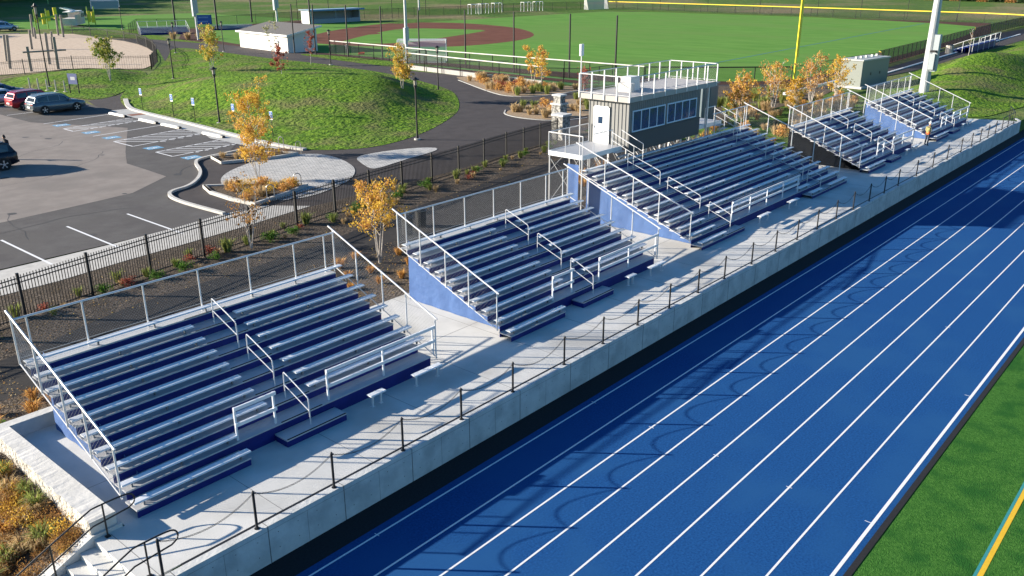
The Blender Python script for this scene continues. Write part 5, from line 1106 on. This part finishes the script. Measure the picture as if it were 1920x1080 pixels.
for x, y in ((12.2,18.9),(16.0,19.3),(19.4,20.3),(20.6,20.4),(26.2,20.9),(32.0,21.4),(40.4,22.0),(41.6,22.8)): put('red', x, y, rp.uniform(.6,1.0), W1)
for k in range(16): put('tan', 10+k*2.9+rp.uniform(-1,1), 18.6+k*.40+rp.uniform(-1.2,.4), rp.uniform(.4,.8), W1)
W2 = 'in the mulch between the first two bleachers'
for x, y in ((23.3,11.2),(24.0,12.6),(22.9,12.9),(24.4,11.0),(25.9,12.1),(23.5,14.2),(24.8,14.7),(26.6,13.6),(22.0,11.6),(25.2,10.6),(21.6,13.6),(26.4,11.0)): put('orange', x, y, rp.uniform(.8,1.2), W2)
W3 = 'in the strip behind the second bleacher'
for k in range(26): put('tan', 28+k*.85+rp.uniform(-.3,.3), 11.4+rp.uniform(-.8,1.0), rp.uniform(.8,1.3), W3)
for x, y in ((49,17.6),(47.5,16.4),(45.8,15.6),(46.5,17.2),(44.8,16.2),(48.3,16.4),(43.8,15.2)): put('orange', x, y, rp.uniform(1.0,1.6), 'by the walk left of the press box landing')
W4 = 'on the planted slope left of the stone wall'
for k in range(150):
    x = rp.uniform(4.0,7.0); y = rp.uniform(2.9,9.9)
    if x > 6.45+.03*(y-3): x -= .7
    put(rp.choice(('yellow','bronze','bronze','tan','bronze','tan','olive')), x, y, rp.uniform(.55,.95), W4)
for x, y in ((5.6,5.5),(5.2,9.6),(4.4,6.5),(6.0,10.4),(3.9,4.6),(7.2,10.2),(8.4,10.4),(9.2,10.6),(8.8,11.4),(7.6,11.2),(6.6,11.4)): put('orange', x, y, rp.uniform(.7,1.1), 'near the corner of the stone wall')
for x, y in ((7.2,9.9),(6.4,9.8),(6.8,12.2)): put('green', x, y, .9, 'at the corner of the stone wall')
W5 = 'in the tan bed behind the path junction'
for k in range(46):
    x = rp.uniform(63,77); y = rp.uniform(32,39.8)
    if inside(x, y, [(62.8,38),(62.3,35.2),(64,32.6),(68,32),(76,34),(77.5,38),(74,40),(68,40)]): put(rp.choice(('tan','tan','olive','tan','rust')), x, y, rp.uniform(1.0,1.8), W5)
W6 = 'in the tan bed before the bullpen fence'
for k in range(120):
    x = rp.uniform(72,84); y = rp.uniform(43.3,63)
    if inside(x, y, [(81.8,62),(79.8,59.5),(74.2,50),(73,46),(75,43.8),(82,43.8),(81.5,49),(82,56)]): put(rp.choice(('tan','tan','tan','rust')) if y > 47 else rp.choice(('olive','tan','olive')), x, y, rp.uniform(1.1,1.9), W6)
for x, y in ((70.2,37.6),(69.4,37.0),(77.8,52.5),(77.0,51.0),(78.4,50.6)): put('red', x, y, 1.8, 'in the tan beds by the path')
W7 = 'below the orange birches behind the far bleachers'
for k in range(80):
    x = rp.uniform(60,94); y = rp.uniform(12.0,20.5)
    if y < 13.4 and x > 73: continue
    put(rp.choice(('tan','orange','tan','rust')), x, y, rp.uniform(1.1,2.0), W7)
for k in range(26): put('olive', rp.uniform(75,92), rp.uniform(20.5,25), rp.uniform(1.4,2.2), 'beside the fence behind the orange birches')
W8 = 'in the near kerbed planter'
for k in range(30):
    x = rp.uniform(27.4,32); y = rp.uniform(27.2,33)
    if inside(x, y, [(28.1,32.8),(27.6,31.2),(27.5,29.0),(27.7,27.3),(30.2,28.0),(31.8,28.7),(31.2,30.0),(29.4,31.3)]): put(rp.choice(('yellow','tan','yellow','rust')), x, y, rp.uniform(.9,1.3), W8, .12)
for x, y in ((33.6,40.2),(34.4,39.3),(35.2,38.8),(35.6,39.6),(36.6,38.3),(37.2,38.0),(34.0,39.0)): put(rp.choice(('rust','tan','bronze')), x, y, 1.0, 'in the kerbed planter under the tall birch', .12)
for x, y in ((92,152),(93.5,149),(95,147.5),(97,148),(104,141),(106,138),(108,137),(110,135)): put('tan', x, y, 3.0, 'by the small stands beyond the path')
# leaf litter and wood chips on the beds
lit = random.Random(8)
for nm, m_, n_, sz in (('leaf_litter', LY, 900, .035), ('leaf_litter', LT, 2600, .03), ('wood_chips', LBR, 1600, .035)):
    b = MB()
    for _ in range(n_):
        q_ = lit.random()
        if q_ < .45: x = lit.uniform(7.5, 58); y = 15.2+(x-7)*.12+lit.uniform(0, 5.4)
        elif q_ < .75: x = lit.uniform(21.5, 28); y = lit.uniform(9.7, 15.5)
        else: x = lit.uniform(4, 9); y = lit.uniform(9.8, 15) if x > 6.9 else lit.uniform(3, 15)
        if y > 24.5: continue
        z = (gz(x,y)+.09 if x < 7.3 else .03); a = lit.uniform(0,6.3); s_ = sz*lit.uniform(.5,1.3); u_ = Vector((math.cos(a)*s_, math.sin(a)*s_, lit.uniform(-.01,.01))); v_ = Vector((-math.sin(a)*s_*.6, math.cos(a)*s_*.6, lit.uniform(-.01,.01))); p = Vector((x,y,z))
        b.quad(p-u_, p-v_, p+u_, p+v_)
    tag(b.build(nm, m_), 'scattered '+('dry leaves' if nm == 'leaf_litter' else 'brown wood chips')+' on the mulch beds behind the bleachers', 'ground cover', None, 'stuff')
# tall grass behind and far bushes
far = tree('dark_tree', 'x', 'tree', 0, 0, 15, LEV, 77, stems=1, crown=(2.2,3.4), n=4200, clumps=40, ls=.8, z0=.08, bark=BARKD)
fl = [(60,330),(85,350),(110,370),(135,392),(30,300),(160,420),(0,280),(-30,262),(180,445),(45,345),(205,470),(75,372),(120,405),(72,338),(98,360),(122,380),(148,405),(45,315),(172,432),(15,290),(58,312),(36,296),(76,328),(96,346),(20,272),(4,262),(114,358),(134,376)]
for i, (x, y) in enumerate(fl):
    o = far if i == 0 else copy_tree(far); o.location = (x, y, 0); o.rotation_euler = (0,0,i*1.3); s = 1.6+.25*((i*5) % 3)/2; o.scale = (s*1.1,s*1.1,s); o['label'] = 'dark tree of the wood shading the far field at top left'; o['group'] = 'dark trees beyond the far field'
bu = shrub('far_bush', LEV, 3.2, 900, 55, .35); bb = shrub('far_bush', LBR, 3.0, 700, 56, .35)
for i in range(16):
    s_ = bu if i % 2 == 0 else bb; o = s_ if i < 2 else copy_tree(s_); o.location = (395-i*1.0, 112-i*5.2, 0); o['label'] = ('dark green' if i % 2 == 0 else 'bronze')+' bush in the thicket at the top right edge'; o['category'] = 'bush'; o['group'] = ('dark green' if i % 2 == 0 else 'bronze')+' bushes at the top right'
for o in list(bpy.data.objects):         # copies inherit nothing blank
    if o.get('label') == 'x': raise Exception('unlabelled '+o.name)
